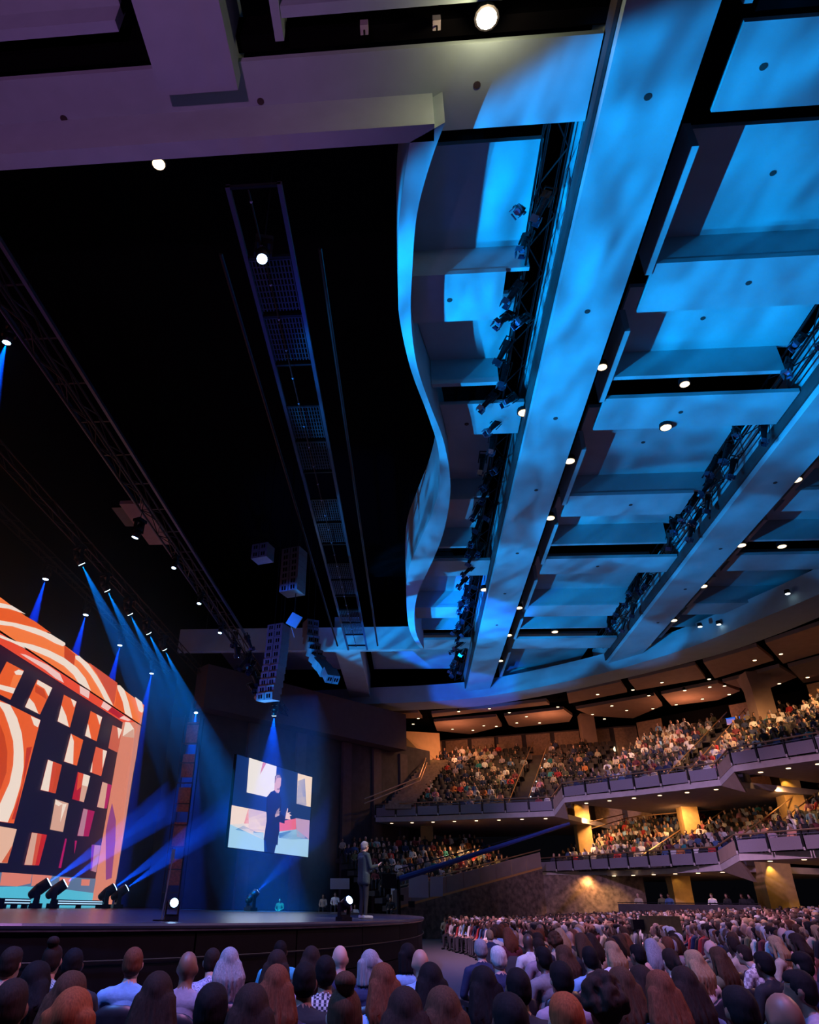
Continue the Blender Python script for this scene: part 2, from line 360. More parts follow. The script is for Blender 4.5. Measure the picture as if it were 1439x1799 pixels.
# ------------------------------------------------------------------ stage walls, LED wall, side screen
tag(MB().span((-26.5, -5, 0), (-26, 75, 24)).build('wall_left', M_BLACK), 'black wall far behind the stage', kind='structure')
def lin(c): return tuple(((v/255+.055)/1.055)**2.4 if v > 10 else v/255/12.92 for v in c)
_ledc = {}
def led_c(rgb, es=1.0):
    k = (rgb, es)
    if k not in _ledc: _ledc[k] = led_mat('led_%d_%d_%d_%d' % (*rgb, int(es*100)), lin(rgb), es*.9)
    return _ledc[k]
OR1, OR2, OR3, RED, CRM = (255, 128, 66), (242, 98, 42), (206, 70, 30), (240, 78, 52), (186, 22, 48)
WHT, BEI, PNK, MAU, MAG, NAVY, CYAN, GRB = (250, 232, 222), (222, 172, 156), (250, 205, 205), (186, 130, 158), (176, 14, 100), (13, 11, 42), (84, 196, 232), (92, 120, 160)
def c1(x, y): return (x/5.33, 1030+y/5.33)
def c2(x, y): return (x/5.33, 1310+y/5.33)
XF, XG = -17.0, -17.8
wall = empty('led_wall', 'huge LED stage wall glowing orange and white with dark window grid', 'LED wall', loc=(XG, SCY, ZS))
def toloc(o): o.parent = wall; o.location = -wall.location; return o
toloc(MB().span((XG-.35, 13.6, 1.55), (XG-.02, 42.75, 11.4)).build('grid_screen', led_c(NAVY, .9)))
toloc(MB().span((XG-.35, 13.6, 11.42), (XF-.02, 43.6, 12.68)).build('header_screen', [led_c(OR1)]))
toloc(MB().span((XG-.35, 42.6, 1.55), (XF-.02, 43.6, 11.40)).build('leg_screen', [led_c((226, 138, 118))]))
toloc(MB().span((XG-.35, 13.6, 11.37), (XF-.05, 42.6, 11.405)).build('soffit_screen', [led_c(RED)]))
toloc(MB().span((XF-.03, 13.6, 11.37), (XF+.02, 43.6, 11.425)).build('seam', M_BLACK))
toloc(MB().span((XG-.45, 43.6, 1.38), (XF-.1, 43.95, 12.55)).build('side_cover', mat('pale_cover', (.45, .5, .6), .7)))
toloc(MB().span((XG-.6, 13.4, 1.38), (XG-.36, 43.6, 12.68)).build('back_frame', M_TRUSS))
def gfx(pts, X, rgb, lay=1, es=1.0, name='led_graphic'):
    q = [P(x, y, X=X+.012*lay) for x, y in pts]
    q = [Vector((X+.012*lay, min(43.58, max(13.7, a.y)), a.z)) for a in q]
    o = MB().sheet(q, (-.008, 0, 0)).build(name, led_c(rgb, es)); return toloc(o)
def gfz(pts, rgb, lay=1):
    z = 11.37-.01*lay; q = [P(x, y, Z=z) for x, y in pts]
    toloc(MB().sheet(q, (0, 0, .006)).build('led_graphic', led_c(rgb)))
C1 = lambda *a: [c1(a[i], a[i+1]) for i in range(0, len(a), 2)]
C2 = lambda *a: [c2(a[i], a[i+1]) for i in range(0, len(a), 2)]
# header bands
gfx(C1(605, 555, 705, 640, 692, 755, 602, 690), XF, OR3); gfx(C1(835, 715, 1100, 905, 1068, 1118, 985, 960, 915, 830), XF, (214, 84, 62)); gfx(C1(1100, 930, 1150, 1080, 1170, 1195, 1075, 1125), XF, OR2)
gfx(C1(0, 200, 160, 235, 330, 330, 480, 440, 330, 385, 150, 340, 0, 315), XF, OR2)
for s in (C1(-60, 148, 0, 155, 110, 180, 240, 260, 160, 235, 80, 208, 0, 200, -60, 190), C1(-60, 310, 0, 320, 150, 345, 330, 390, 480, 450, 610, 530, 612, 548, 590, 562, 520, 535, 400, 470, 260, 420, 120, 375, 0, 360, -60, 350),
          C1(150, 515, 300, 545, 450, 595, 600, 670, 720, 760, 800, 860, 853, 978, 800, 945, 735, 903, 690, 830, 600, 745, 470, 670, 330, 610, 230, 570), C1(705, 650, 740, 650, 830, 730, 910, 840, 980, 960, 1060, 1118, 985, 1068, 930, 960, 850, 830, 760, 720, 710, 680),
          C1(1100, 925, 1125, 927, 1165, 970, 1205, 1090, 1240, 1238, 1172, 1192, 1150, 1080, 1100, 955), C1(1265, 1035, 1330, 1085, 1345, 1165, 1330, 1185, 1300, 1165)):
    gfx(s, XF, WHT, 2)
# underside
for s, c in ((C1(0, 455, 180, 530, 240, 585, 100, 520, 0, 482), WHT), (C1(190, 632, 240, 642, 450, 740, 560, 820, 598, 905, 520, 862, 420, 780, 250, 672), PNK), (C1(745, 930, 840, 985, 830, 1052, 750, 1003), PNK),
             (C1(970, 1078, 1045, 1130, 1010, 1168, 945, 1128), PNK), (C1(1050, 1135, 1160, 1210, 1115, 1236, 1012, 1168), CRM), (C1(1160, 1212, 1228, 1255, 1200, 1262, 1118, 1236), PNK)): gfz(s, c, 2)
# windows in the grid: outline first, then its picture pieces
W = [
 (C1(65, 705, 225, 790, 97, 1062, -60, 980, 0, 830), OR2, [(C1(135, 800, 175, 780, 222, 795, 205, 832, 150, 828), WHT), (C1(-40, 910, 0, 920, 145, 955, 125, 1005, 0, 965, -40, 955), WHT), (C1(130, 830, 205, 835, 150, 950, 95, 940), OR1)]),
 (C1(350, 872, 490, 950, 375, 1200, 235, 1130), OR2, [(C1(355, 876, 489, 951, 455, 1030, 420, 960, 345, 915), WHT), (C1(275, 1045, 320, 1095, 360, 1192, 236, 1130), WHT), (C1(335, 930, 410, 965, 440, 1060, 330, 990), OR3)]),
 (C1(600, 1015, 718, 1080, 655, 1322, 540, 1265), OR2, [(C1(665, 1052, 717, 1081, 695, 1135), WHT), (C1(577, 1115, 620, 1210, 645, 1316, 541, 1264), WHT)]),
 (C1(850, 1168, 958, 1225, 905, 1452, 797, 1400), OR2, [(C1(905, 1198, 957, 1226, 935, 1298), WHT), (C1(825, 1285, 855, 1427, 798, 1399), WHT)]),
 (C1(1055, 1300, 1145, 1340, 1103, 1558, 1015, 1515), (206, 96, 76), [(C1(1100, 1321, 1144, 1341, 1112, 1428), WHT)]),
 (C1(665, 1380, 780, 1440)+C2(720, 188, 600, 148), OR2, [(C1(667, 1382, 692, 1450)+C2(685, 174, 602, 147), WHT)]),
 (C2(900, 10, 1003, 50, 948, 285, 845, 248), (232, 96, 66), [(C2(965, 38, 1002, 51, 960, 215), WHT), (C2(866, 155, 862, 250, 846, 247), WHT)]),
 (C2(450, 130, 580, 180, 520, 447, 380, 415), (214, 72, 40), [(C2(452, 133, 496, 150, 455, 430, 382, 413), WHT), (C2(540, 168, 578, 181, 520, 444, 490, 437), OR3)]),
 (C2(730, 245, 845, 285, 785, 530, 677, 500), CRM, [(C2(785, 264, 844, 285, 822, 385, 768, 370), WHT), (C2(768, 372, 822, 386, 785, 528, 745, 518), BEI), (C2(735, 250, 783, 265, 760, 385, 720, 420), (226, 80, 50))]),
 (C2(960, 338, 1048, 370, 1000, 590, 908, 575), MAG, [(C2(961, 340, 1008, 356, 975, 588, 910, 574), BEI)]),
 (C2(520, 502, 643, 540, 590, 808, 470, 785), BEI, [(C2(522, 505, 588, 545, 550, 566, 518, 548), WHT), (C2(588, 545, 625, 545, 566, 715), WHT)]),
 (C2(783, 588, 887, 615, 830, 850, 725, 845), (170, 16, 90), [(C2(784, 590, 822, 600, 780, 848, 727, 842), MAU)]),
 (C2(300, 812, 440, 835, 365, 1122, 228, 1118), (200, 34, 34), [(C2(301, 814, 350, 822, 300, 1119, 230, 1116), BEI), (C2(350, 822, 392, 829, 330, 1120, 300, 1119), (216, 84, 60))]),
 (C2(613, 870, 627, 870, 572, 1145, 550, 1145), MAG, []), (C2(703, 890, 722, 890, 698, 1010), MAG, []),
 (C2(860, 928, 945, 935, 900, 1185, 850, 1170), MAU, [(C2(861, 930, 885, 932, 860, 1170, 851, 1168), (120, 30, 150))]),
 (C1(-60, 1035, 0, 1065, 380, 1252)+C2(130, 728, 0, 712, -60, 705), OR2, [
   (C1(-40, 1075, 0, 1080, 95, 1110, 160, 1230, 205, 1380, 223, 1560)+C2(222, 200, 190, 380, 130, 580, 72, 718, 0, 708, -40, 700, -40, 600, 0, 548, 90, 350, 125, 180, 130, 60)+C1(125, 1450, 80, 1290, 40, 1180, 0, 1120, -40, 1105), WHT),
   (C1(290, 1215, 379, 1254, 355, 1320, 320, 1300), WHT), (C2(-40, 420, 0, 420, 60, 250, 70, 60, 40, -100, 0, -200, -40, -220), OR3), (C2(250, 20, 300, 10, 200, 420, 140, 690, 110, 690, 215, 350), (196, 52, 34))]),
 (C2(-60, 745, 0, 755, 158, 782, 70, 1100, -60, 1095), (238, 190, 168), [(C2(120, 930, 70, 1098, 15, 1095), (214, 96, 60))]),
 (C2(990, 765, 978, 1258, 905, 1255), (236, 170, 160), []),
]
for out, base, pcs in W:
    o = gfx(out, XG, base, 1, 1.0, 'window_image')
    for q, c in pcs: gfx(q, XG, c, 3)
# lower strip of the wall: column bases and a blue floor
gfx(C2(-60, 1182, 870, 1245, 1050, 1255, 1095, 1275, 1090, 1385, -60, 1390), XG, GRB, 1)
gfx(C2(-60, 1322, 250, 1318, 600, 1345, 915, 1385, 900, 1540, -60, 1530), XG, CYAN, 2)
for s in (C2(20, 1185, 300, 1205, 285, 1290, 160, 1318, 0, 1310), C2(305, 1205, 490, 1218, 440, 1300, 295, 1315), C2(560, 1232, 672, 1240, 640, 1312, 555, 1315), C2(765, 1250, 845, 1253, 835, 1312, 760, 1310), C2(930, 1262, 992, 1265, 985, 1300, 935, 1298)):
    gfx(s, XG, (226, 132, 118), 3)
# leg pieces
gfx(C1(1175, 1270, 1215, 1275, 1255, 1335, 1255, 1420, 1150, 1400), XF, WHT, 1); gfx(C1(1150, 1405, 1250, 1335, 1255, 1420), XF, BEI, 2)
gfx(C1(1255, 1425)+C2(1245, 40, 1190, 420, 1140, 900, 1080, 1250, 1100, 1255, 1170, 850, 1240, 300)+C1(1310, 1590, 1335, 1190), XF, (214, 140, 130), 1)
gfx(C2(1050, 540, 1085, 700, 1080, 900, 1045, 1240, 992, 1258, 992, 800, 1025, 640), XF, (150, 72, 140), 2)

def sub_plane(a, b):
    n = Vector((b[1]-a[1], -(b[0]-a[0]), 0)).normalized()
    def f(x, y, d=0.0):
        dr = Vector(_fw+_RR*(x-PX)/F-_UU*(y-PY)/F); o = Vector((a[0], a[1], 0))+n*d; e = Vector(EYE); t = (o-e).dot(n)/dr.dot(n); return e+dr*t
    return f, n
SA_, SB_ = (-10.33, 42.0), (-7.0, 50.9)
sp, sn = sub_plane(SA_, SB_)
if sn.dot(Vector((0, 0, 0))-Vector((*SA_, 0))) < 0: sn = -sn; _d = -1
else: _d = 1
scr = empty('side_screen', 'hanging side screen showing a man in dark coat on pale floor', 'screen', loc=(*SA_, 0))
def sc_part(name, pts, rgb, lay, es=1.0, thick=.006):
    q = [sp(380+x/7.195, 1310+y/7.195, _d*.02*lay) for x, y in pts]
    o = MB().sheet(q, -sn*thick).build(name, rgb if not isinstance(rgb, tuple) else led_c(rgb, es)); o.parent = scr; o.location = -scr.location; return o
CR = [(265, 112), (1215, 398), (1160, 1410), (145, 1283)]
sc_part('screen_body', [(255, 104), (1224, 390), (1168, 1420), (135, 1290)], M_BLACK, -1, thick=.15)
sc_part('picture_ground', CR, (0, 45, 110), 0)
for pts, c in (([(418, 153), (763, 262), (752, 420), (735, 560), (635, 648), (385, 590)], (246, 238, 232)), ([(590, 208), (632, 222), (552, 370)], (214, 90, 96)), ([(1032, 350), (1213, 400), (1192, 776), (1017, 733)], (252, 226, 204)), ([(1030, 448), (1120, 415), (1140, 764), (1018, 733)], (140, 148, 200)),
               ([(197, 752), (635, 838), (635, 960), (600, 1190), (176, 995)], (252, 226, 210)), ([(408, 798), (632, 838), (630, 1090), (408, 1070)], (196, 168, 202)), ([(400, 810), (412, 800), (410, 985), (350, 985)], (240, 130, 140)),
               ([(176, 995), (345, 985), (420, 1090), (600, 1098), (605, 1340), (147, 1283)], (168, 214, 240)), ([(240, 1062), (345, 1010), (500, 1090), (600, 1098), (470, 1105)], (20, 120, 190)), ([(800, 960), (1010, 920), (1008, 1060), (800, 1085)], (240, 110, 140)),
               ([(1005, 915), (1180, 945), (1170, 1190), (1018, 1150)], (196, 160, 200)), ([(800, 1085), (1010, 1055), (1170, 1186), (1160, 1410), (730, 1355), (780, 1180)], (168, 214, 240)), ([(790, 1110), (1010, 1055), (1165, 1180), (920, 1186), (795, 1165)], (40, 110, 180))):
    sc_part('picture_piece', pts, c, 1)
for pts, c in (([(735, 565), (800, 605), (825, 690), (815, 860), (868, 900), (862, 985), (795, 965), (790, 1090), (775, 1258), (600, 1190), (640, 930), (632, 820), (640, 650), (690, 585)], (4, 22, 50)), ([(625, 1200), (755, 1250), (735, 1355), (650, 1345)], (4, 24, 60)),
               ([(740, 410), (765, 375), (800, 375), (822, 410), (815, 500), (798, 545), (805, 570), (785, 600), (760, 598), (735, 560), (738, 480)], (226, 176, 176)), ([(738, 470), (742, 390), (775, 350), (810, 362), (820, 410), (790, 400), (760, 420), (752, 470)], (70, 80, 110)),
               ([(765, 545), (795, 540), (800, 560), (770, 560)], (110, 60, 70)), ([(740, 880), (765, 820), (798, 778), (802, 800), (790, 825), (818, 830), (795, 850), (800, 880), (745, 905)], (240, 200, 200)), ([(872, 930), (885, 850), (902, 788), (908, 800), (900, 850), (945, 838), (920, 860), (955, 885), (930, 890), (938, 935), (880, 925)], (244, 206, 206))):
    sc_part('picture_man', pts, c, 2)
l = bpy.data.lights.new('screen_glow', 'AREA'); l.energy = 160; l.color = (.55, .75, 1.0); l.shape = 'RECTANGLE'; l.size = 8.5; l.size_y = 4.5
lo = bpy.data.objects.new('screen_glow', l); COL.objects.link(lo); cc = Vector(((SA_[0]+SB_[0])/2, (SA_[1]+SB_[1])/2, 6.9))+sn*.2; lo.location = cc; lo.rotation_euler = sn.to_track_quat('-Z', 'Y').to_euler()
l = bpy.data.lights.new('led_glow', 'AREA'); l.energy = 90; l.color = (1.0, .38, .2); l.shape = 'RECTANGLE'; l.size = 28; l.size_y = 9
lo = bpy.data.objects.new('led_glow', l); COL.objects.link(lo); lo.location = (-16.7, SCY, 7.0); lo.rotation_euler = Vector((1, 0, 0)).to_track_quat('-Z', 'Y').to_euler()

# dark side wall with pilasters beyond the screen
wa, wb = Vector((-15, 47.5, 0)), Vector((1.6, 65.5, 0)); wd = (wb-wa).normalized(); wn = Vector((wd.y, -wd.x, 0))
side = empty('wall_front', 'dark diagonal side wall with tall slim pilasters', kind='structure')
RZ = Matrix.Rotation(math.atan2(wd.y, wd.x), 3, 'Z')
MB().box((wa+wb)/2+Vector((0, 0, 7))-wn*.2, ((wb-wa).length, .4, 14), RZ).build('wall_surface', M_DKWALL, side)
for px in (430, 520, 605, 660, 708):
    f_, _ = sub_plane(wa, wb); p = f_(px, 1450); MB().box((p.x, p.y, 6.6), (.9, .5, 13.2), RZ).build('pilaster', M_PILASTER, side)
MB().box(wa+(wb-wa)*.41+Vector((0, 0, 14.8))+wn*.6, ((wb-wa).length*.82, 1.4, 3.0), RZ).build('bulkhead', mat('dark_brown_plaster', (.10, .065, .055), .85, var=.1, scale=2), side)
# lattice tower with light strips at the side of the stage
tw = empty('lattice_tower', 'dark scaffold tower beside the side screen', 'tower', loc=(-14.2, 45.5, ZS))
for x in (-.5, .5):
    for y in (-.4, .4): MB().cyl((x, y, 0), (x, y, 11), .04).build('leg', M_TRUSS, tw)
for k in range(9): MB().span((-.5, -.43, .8+k*1.2), (.5, -.37, .86+k*1.2)).build('rung', M_TRUSS, tw)
for k in range(5): MB().span((-.38, -.2, 1.2+k*2.0), (.38, -.1, 2.6+k*2.0)).build('panel', mat('rust_panel', (.22, .07, .05), .7, var=.4, scale=9), tw)

# ------------------------------------------------------------------ lighting fixtures
L_BLUE = lamp_mat('lens_blue', (.35, .60, 1.0), 14); L_TEAL = lamp_mat('lens_teal', (.55, .85, 1.0), 12); L_WARM = lamp_mat('lens_warm', (1.0, .72, .42), 3.0); L_SUN = lamp_mat('lens_bright_warm', (1.0, .80, .48), 60)
L_GLINT = mat('glass_lens', (.25, .32, .6), .15, .8)
def moving_head():
    r = bpy.data.objects.new('moving_head_light', None); COL.objects.link(r)
    MB().box((0, 0, .06), (.42, .34, .12)).build('base', M_TRUSS, r)
    y = MB(); y.box((-.19, 0, .32), (.05, .14, .42)).box((.19, 0, .32), (.05, .14, .42)).box((0, 0, .15), (.42, .16, .06)); y.build('yoke', M_TRUSS, r)
    h = bpy.data.objects.new('head', None); 
    hd = MB(); hd.cyl((0, 0, -.22), (0, 0, .0), .11, .16, 12).cyl((0, 0, 0), (0, 0, .30), .16, .15, 12).sph((0, 0, -.22), (.11, .11, .08), 12, 6)
    o = hd.build('head', M_TRUSS, r, True); o.location = (0, 0, .46)
    ln = MB().cyl((0, 0, .295), (0, 0, .315), .125, None, 14).build('lens', L_BLUE, o)
    return r
MH = moving_head()
def place_head(loc, aim, label, group, hang=False, scale=1.0, lens=L_BLUE, first=[True]):
    if first[0]: r = MH; first[0] = False
    else: r = copy_tree(MH)
    r.location = loc; r.scale = (scale,)*3; tag(r, label, 'stage light', group)
    hd = [c for c in r.children if c.name.startswith('head')][0]
    a = Vector(aim)-Vector(loc)
    rz = math.atan2(a.y, a.x)+PI/2
    r.rotation_euler = (PI if hang else 0, 0, rz)
    # tilt of the head about the yoke axis, in the fixture's own frame
    R = r.rotation_euler.to_matrix(); av = R.transposed() @ a.normalized(); hd.rotation_euler = av.to_track_quat('Z', 'X').to_euler()
    ln = hd.children[0]
    if lens is not L_BLUE:
        ln.data = ln.data.copy(); ln.data.materials[0] = lens
    return r, Vector(loc)+Vector((0, 0, (-.46 if hang else .46)*scale))+a.normalized()*.34*scale
# floor fixtures along the wall foot
for i, (px, py) in enumerate(((62, 1592), (92, 1593), (183, 1594), (205, 1594))):
    b = P(px, py, X=-15.9); b.z = ZS; dv = Vector((3.0, 1.3 if i < 2 else 2.0, 2.6))
    r, t = place_head(b, b+dv, 'moving head on stage floor before the LED wall, %s along' % ['first', 'second', 'third', 'fourth'][i], 'floor moving heads at the LED wall', scale=1.5)
    spot('beam_light', t, t+dv, 60000, DEEP, 15, .35, .02)
b = P(300, 1618, Z=ZS); r, t = place_head(b, b+Vector((.45, -1.0, .12)), 'moving head at stage front glaring at the viewer', 'floor moving heads at stage edge', scale=.56)
spot('beam_light', t, t+Vector((2.2, 3, 3.2)), 500, BLUE, 14, .4)
b2 = P(604, 1618, Z=ZS); r, t2 = place_head(b2, b2+Vector((1.2, -1.2, .9)), 'moving head on stage edge behind the standing speaker', 'floor moving heads at stage edge', scale=.66)
b = P(440, 1600, Y=41.5); b.z = ZS; r, t = place_head(b, b+Vector((3, 3.5, 3.6)), 'small moving head on stage floor below the side screen', 'floor moving heads at stage edge', scale=1.35)
spot('beam_light', t, t+Vector((3, 3.5, 3.6)), 26000, DEEP, 18, .4, .02)
# LED batten strips on the floor
for i, (xa, xb) in enumerate(((0, 47), (95, 175))):
    a = P(xa, 1592, X=-15.4); b = P(xb, 1592, X=-15.4); t = empty('led_batten', ['long LED batten at the frame edge on the stage floor', 'LED batten between two pairs of moving heads'][i], 'LED batten', 'LED battens at the wall foot', loc=(a.x, a.y, ZS))
    Ln = b.y-a.y
    MB().span((-.12, 0, .12), (.12, Ln, .34)).build('housing', M_TRUSS, t)
    for z in (.19, .28): MB().span((.12, .05, z-.02), (.13, Ln-.05, z+.02)).build('led_strip', led_c((170, 215, 255), 1.3), t)
    for y in (.2, Ln/2, Ln-.2): MB().span((-.1, y-.08, 0), (.1, y+.08, .12)).build('foot', M_TRUSS, t)
# overhead rows
rows = [
 ('teal', 15.1, [(135, 985), (183, 1032), (222, 1074), (256, 1108), (285, 1137)], (3.0, 4.6, -6.0), (0.0, .30, .75), 70000, 13, L_TEAL, 'teal beam moving head on overhead truss', 'teal beam row on truss'),
 ('blue', 16.4, [(78, 1012), (162, 1075), (208, 1129), (266, 1179)], (-.5, .2, -8), (0, .07, 1.0), 95000, 13, L_BLUE, 'blue wash light hanging above the LED wall', 'blue wash lights above LED wall'),
 ('back', 13.2, [(305, 1005), (350, 1067), (387, 1118), (417, 1160)], (-.8, -1.0, -8), (0, .06, 1.0), 6000, 8, L_BLUE, 'small blue spot on the rear truss', 'small blue spots on rear truss')]
ordn = ['nearest', 'second', 'third', 'fourth', 'fifth']
for key, z, pts, d, col, pw, ang, lens, lab, grp in rows:
    q = [P(x, y, Z=z) for x, y in pts]; X = sum(a.x for a in q)/len(q)
    tr = empty('lighting_truss', {'teal': 'thin black truss carrying the teal beam lights', 'blue': 'black truss just above the LED wall', 'back': 'black truss carrying small blue spots'}[key], 'truss', loc=(X, 8, z+.75))
    for dx, dz in ((-.2, 0), (.2, 0), (-.2, .4), (.2, .4)): MB().cyl((dx, 0, dz), (dx, 44, dz), .035, None, 6).build('chord', M_TRUSS, tr)
    mb = MB()
    for k in range(44):
        s = 1 if k % 2 else -1
        mb.cyl((-.2*s, k, 0), (.2*s, k+1, 0), .018, None, 5).cyl((.2, k+.0, .0 if s > 0 else .4), (.2, k+1, .4 if s > 0 else .0), .018, None, 5).cyl((-.2, k, 0 if s > 0 else .4), (-.2, k+1, .4 if s > 0 else 0), .018, None, 5)
    mb.build('lacing', M_TRUSS, tr)
    for i, p in enumerate(q):
        r, t = place_head((X, p.y, z+.7), (X+d[0], p.y+d[1], z+.7+d[2]), '%s, %s in the row' % (lab, ordn[i]), grp, hang=True, scale=.7 if key == 'back' else 1.15, lens=lens)
        spot('beam_light', t+Vector(d).normalized()*.04, t+Vector(d), pw, col, ang, .35, .02)
for px, py, z, d, pw, ang, lab in ((16, 588, 17.4, (-.6, 1.0, -8), 60000, 20, 'bright blue flood on truss at frame edge'), (462, 445, 15.2, (.5, -2.2, -8), 3000, 14, 'bright blue spot on the long catwalk'), (345, 1245, 13.4, (.5, -1.2, -5), 40000, 18, 'round blue lamp hung beside the lattice tower'), (482, 1248, 11.6, (-.2, 1.5, -5), 36000, 30, 'blue lamp hanging below the lowest speaker column'),
                                  (243, 932, 14.0, (-2.6, 1.0, -8), 1600, 12, 'blue spot under the purple panel')):
    p = P(px, py, Z=z); r, t = place_head(p+Vector((0, 0, .46)), p+Vector((0, 0, .46))+Vector(d), lab, 'single overhead lamps', hang=True)
    spot('beam_light', t+Vector(d).normalized()*.04, t+Vector(d), pw, DEEP, ang, .4, .02)
    hg = MB().cyl((0, 0, 0), (0, 0, -(23.98-p.z-.46)), .015, None, 5).build('hanger', M_TRUSS, r)

# long catwalk over the stage opening
cw = empty('lighting_catwalk', 'long dark steel catwalk hanging over the stage opening', 'catwalk', loc=(-3.2, 9.6, 15.5))
for x in (-.62, .55):
    MB().span((x, 0, 0), (x+.10, 32, .12)).build('side_rail', mat('blue_grey_steel', (.10, .10, .14), .4, .7), cw)
for k in range(17): MB().span((-.62, k*1.95, .02), (.62, k*1.95+.07, .10)).build('cross_bar', M_TRUSS, cw)
GR = mat('grating', (.06, .06, .08), .4, .6)
for k in range(16):
    if k % 3 == 0: continue
    mb = MB(); y0 = k*1.95+.12
    for i in range(12): mb.span((-.48+i*.088, y0, .06), (-.48+i*.088+.03, y0+1.7, .08))
    for j in range(9): mb.span((-.5, y0+j*.2, .055), (.52, y0+j*.2+.03, .075))
    mb.build('grating_panel', GR, cw)
mb = MB(); mb.cyl((-.08, 0, -.12), (.0, 31, -.12), .02); mb.build('cable', M_TRUSS, cw)
for k in range(26): MB().sph((-.08+.003*k, .3+k*1.2, -.12), .035, 6, 4).build('cable_clip', mat('clip', (.4, .5, .8), .3, .5), cw)
for s, x in ((-1, -1.25), (1, 1.25)):
    mb = MB(); mb.cyl((x, 2, .3), (x, 32, .3), .05).build('pipe', M_TRUSS, cw)
t2c = empty('lighting_catwalk', 'dark catwalk at frame edge above the bright flood', 'catwalk', loc=(-10.2, 10, 15.5))
for x in (-.6, .5): MB().span((x, 0, 0), (x+.1, 30, .12)).build('side_rail', MATS['blue_grey_steel'], t2c)
for k in range(15): MB().span((-.6, k*1.95, .02), (.6, k*1.95+.07, .1)).build('cross_bar', M_TRUSS, t2c)
p = P(258, 920, Z=15.6); t = empty('hanging_panel', 'dull purple rectangular panel hanging over the stage', 'panel', loc=p)
MB().box((0, 0, 0), (1.0, 3.6, .16)).build('panel_body', M_BROWN, t); MB().box((-.75, -.6, .05), (.5, 1.6, .1)).build('flap', M_TRUSS, t)
for y in (-1.4, 1.4): MB().cyl((0, y, .05), (0, y, 23.98-p.z), .015).build('hanger', M_TRUSS, t)

# profile spots on the trusses beside the beams
def profile_light():
    r = bpy.data.objects.new('profile_spotlight', None); COL.objects.link(r)
    MB().cyl((0, 0, .25), (0, 0, -.10), .13, .11, 10).cyl((0, 0, -.10), (0, 0, -.42), .10, .09, 10).box((0, 0, .18), (.24, .24, .2)).build('body', M_TRUSS, r)
    MB().box((-.17, 0, .16), (.03, .05, .5)).box((.17, 0, .16), (.03, .05, .5)).box((0, 0, .42), (.36, .06, .03)).build('yoke', M_TRUSS, r)
    MB().cyl((0, 0, -.42), (0, 0, -.44), .085, None, 12).build('lens', L_GLINT, r)
    q = MB()
    for i in range(4):
        a = i*PI/2; q.box((.14*math.cos(a), .14*math.sin(a), -.52), (.02 if i % 2 == 0 else .2, .2 if i % 2 == 0 else .02, .2), Matrix.Rotation(.3, 3, 'Z'))
    q.build('barn_door', mat('blue_sheen_metal', (.12, .13, .22), .25, .8), r)
    return r
PL = profile_light(); firstp = [True]
def place_profile(loc, rot, label, group):
    r = PL if firstp[0] else copy_tree(PL); firstp[0] = False
    r.location = loc; r.rotation_euler = rot; tag(r, label, 'spotlight', group); return r
for b, x, y1, lab in ((0, 4.05, 58, 'black truss along the wide middle beam'), (1, 13.75, 50, 'black truss along the beam at the frame edge')):
    tr = empty('lighting_truss', lab, 'truss', loc=(x, 9, zL+.25))
    Ln = y1-9
    for dx, dz in ((-.32, 0), (.25, 0), (-.32, .55), (.25, .55)): MB().cyl((dx, 0, dz), (dx, Ln, dz), .035, None, 6).build('chord', M_TRUSS, tr)
    mb = MB()
    for k in range(int(Ln)):
        s = k % 2; mb.cyl((-.32 if s else .25, k, 0), (.25 if s else -.32, k+1, 0), .02, None, 5).cyl((-.32, k, 0 if s else .55), (-.32, k+1, .55 if s else 0), .02, None, 5)
    mb.build('lacing', M_TRUSS, tr)
    y = 12.5 if b == 0 else 18.0; k = 0; cnt = 0
    while y < y1-3:
        inslot = any(lo < y < hi for lo, hi in ((19.7, 22.6), (32.7, 36.2), (45, 49)))
        if b == 0 or not inslot:
            for dx in ((-.75, .1) if (k % 2 == 0 and b == 1) else ((-.55,) if k % 3 else (-.75, -.1))):
                place_profile((x+dx+random.uniform(-.08, .08), y+random.uniform(-.2, .2), zL-.02+random.uniform(-.12, .15)), (random.uniform(-.5, .5), random.uniform(.2, .9), random.uniform(-.6, .6)), '%s black profile spotlight from the near end of the %s beam truss' % (nth(cnt), 'middle' if b == 0 else 'outer'), 'spotlights on the %s beam truss' % ('middle' if b == 0 else 'outer')); cnt += 1
        y += 1.35 if b == 0 else 1.3; k += 1
# recessed house lamps in slots and along beams
def lamp_disc(px, py, z, r, label, group, m=None):
    p = P(px, py, Z=z); t = empty('downlight', label, 'lamp', group, loc=p)
    MB().cyl((0, 0, .0), (0, 0, .22), r*1.25, r*1.1, 12).build('housing', M_TRUSS, t); MB().cyl((0, 0, -.02), (0, 0, -.005), r, None, 12).build('lens', m or L_WARM, t); return p
for i_, (x, y) in enumerate(sorted(((920, 725), (1058, 645), (1203, 675), (1001, 810), (967, 910), (851, 1036), (912, 1068), (894, 1116), (975, 1110), (1400, 843), (1303, 958), (1236, 1030), (1184, 1090), (1144, 1133), (1374, 960), (1040, 1214), (879, 1161), (866, 1202), (279, 288), (1170, 751)), key=lambda q: q[1])):
    lamp_disc(x, y, zL-.15, .16 if y < 700 else .2, 'small warm round lamp in the main ceiling, %s counted downwards' % nth(i_), 'warm lamps in the main ceiling')
ps = lamp_disc(855, 32, zL-.2, .21, 'dazzling warm lamp in the ceiling slot at the top', None, L_SUN)
pl = bpy.data.lights.new('slot_lamp', 'POINT'); pl.energy = 75; pl.color = (1, .72, .40); pl.shadow_soft_size = .15; o = bpy.data.objects.new('slot_lamp', pl); COL.objects.link(o); o.location = ps+Vector((0, -.05, -.35))
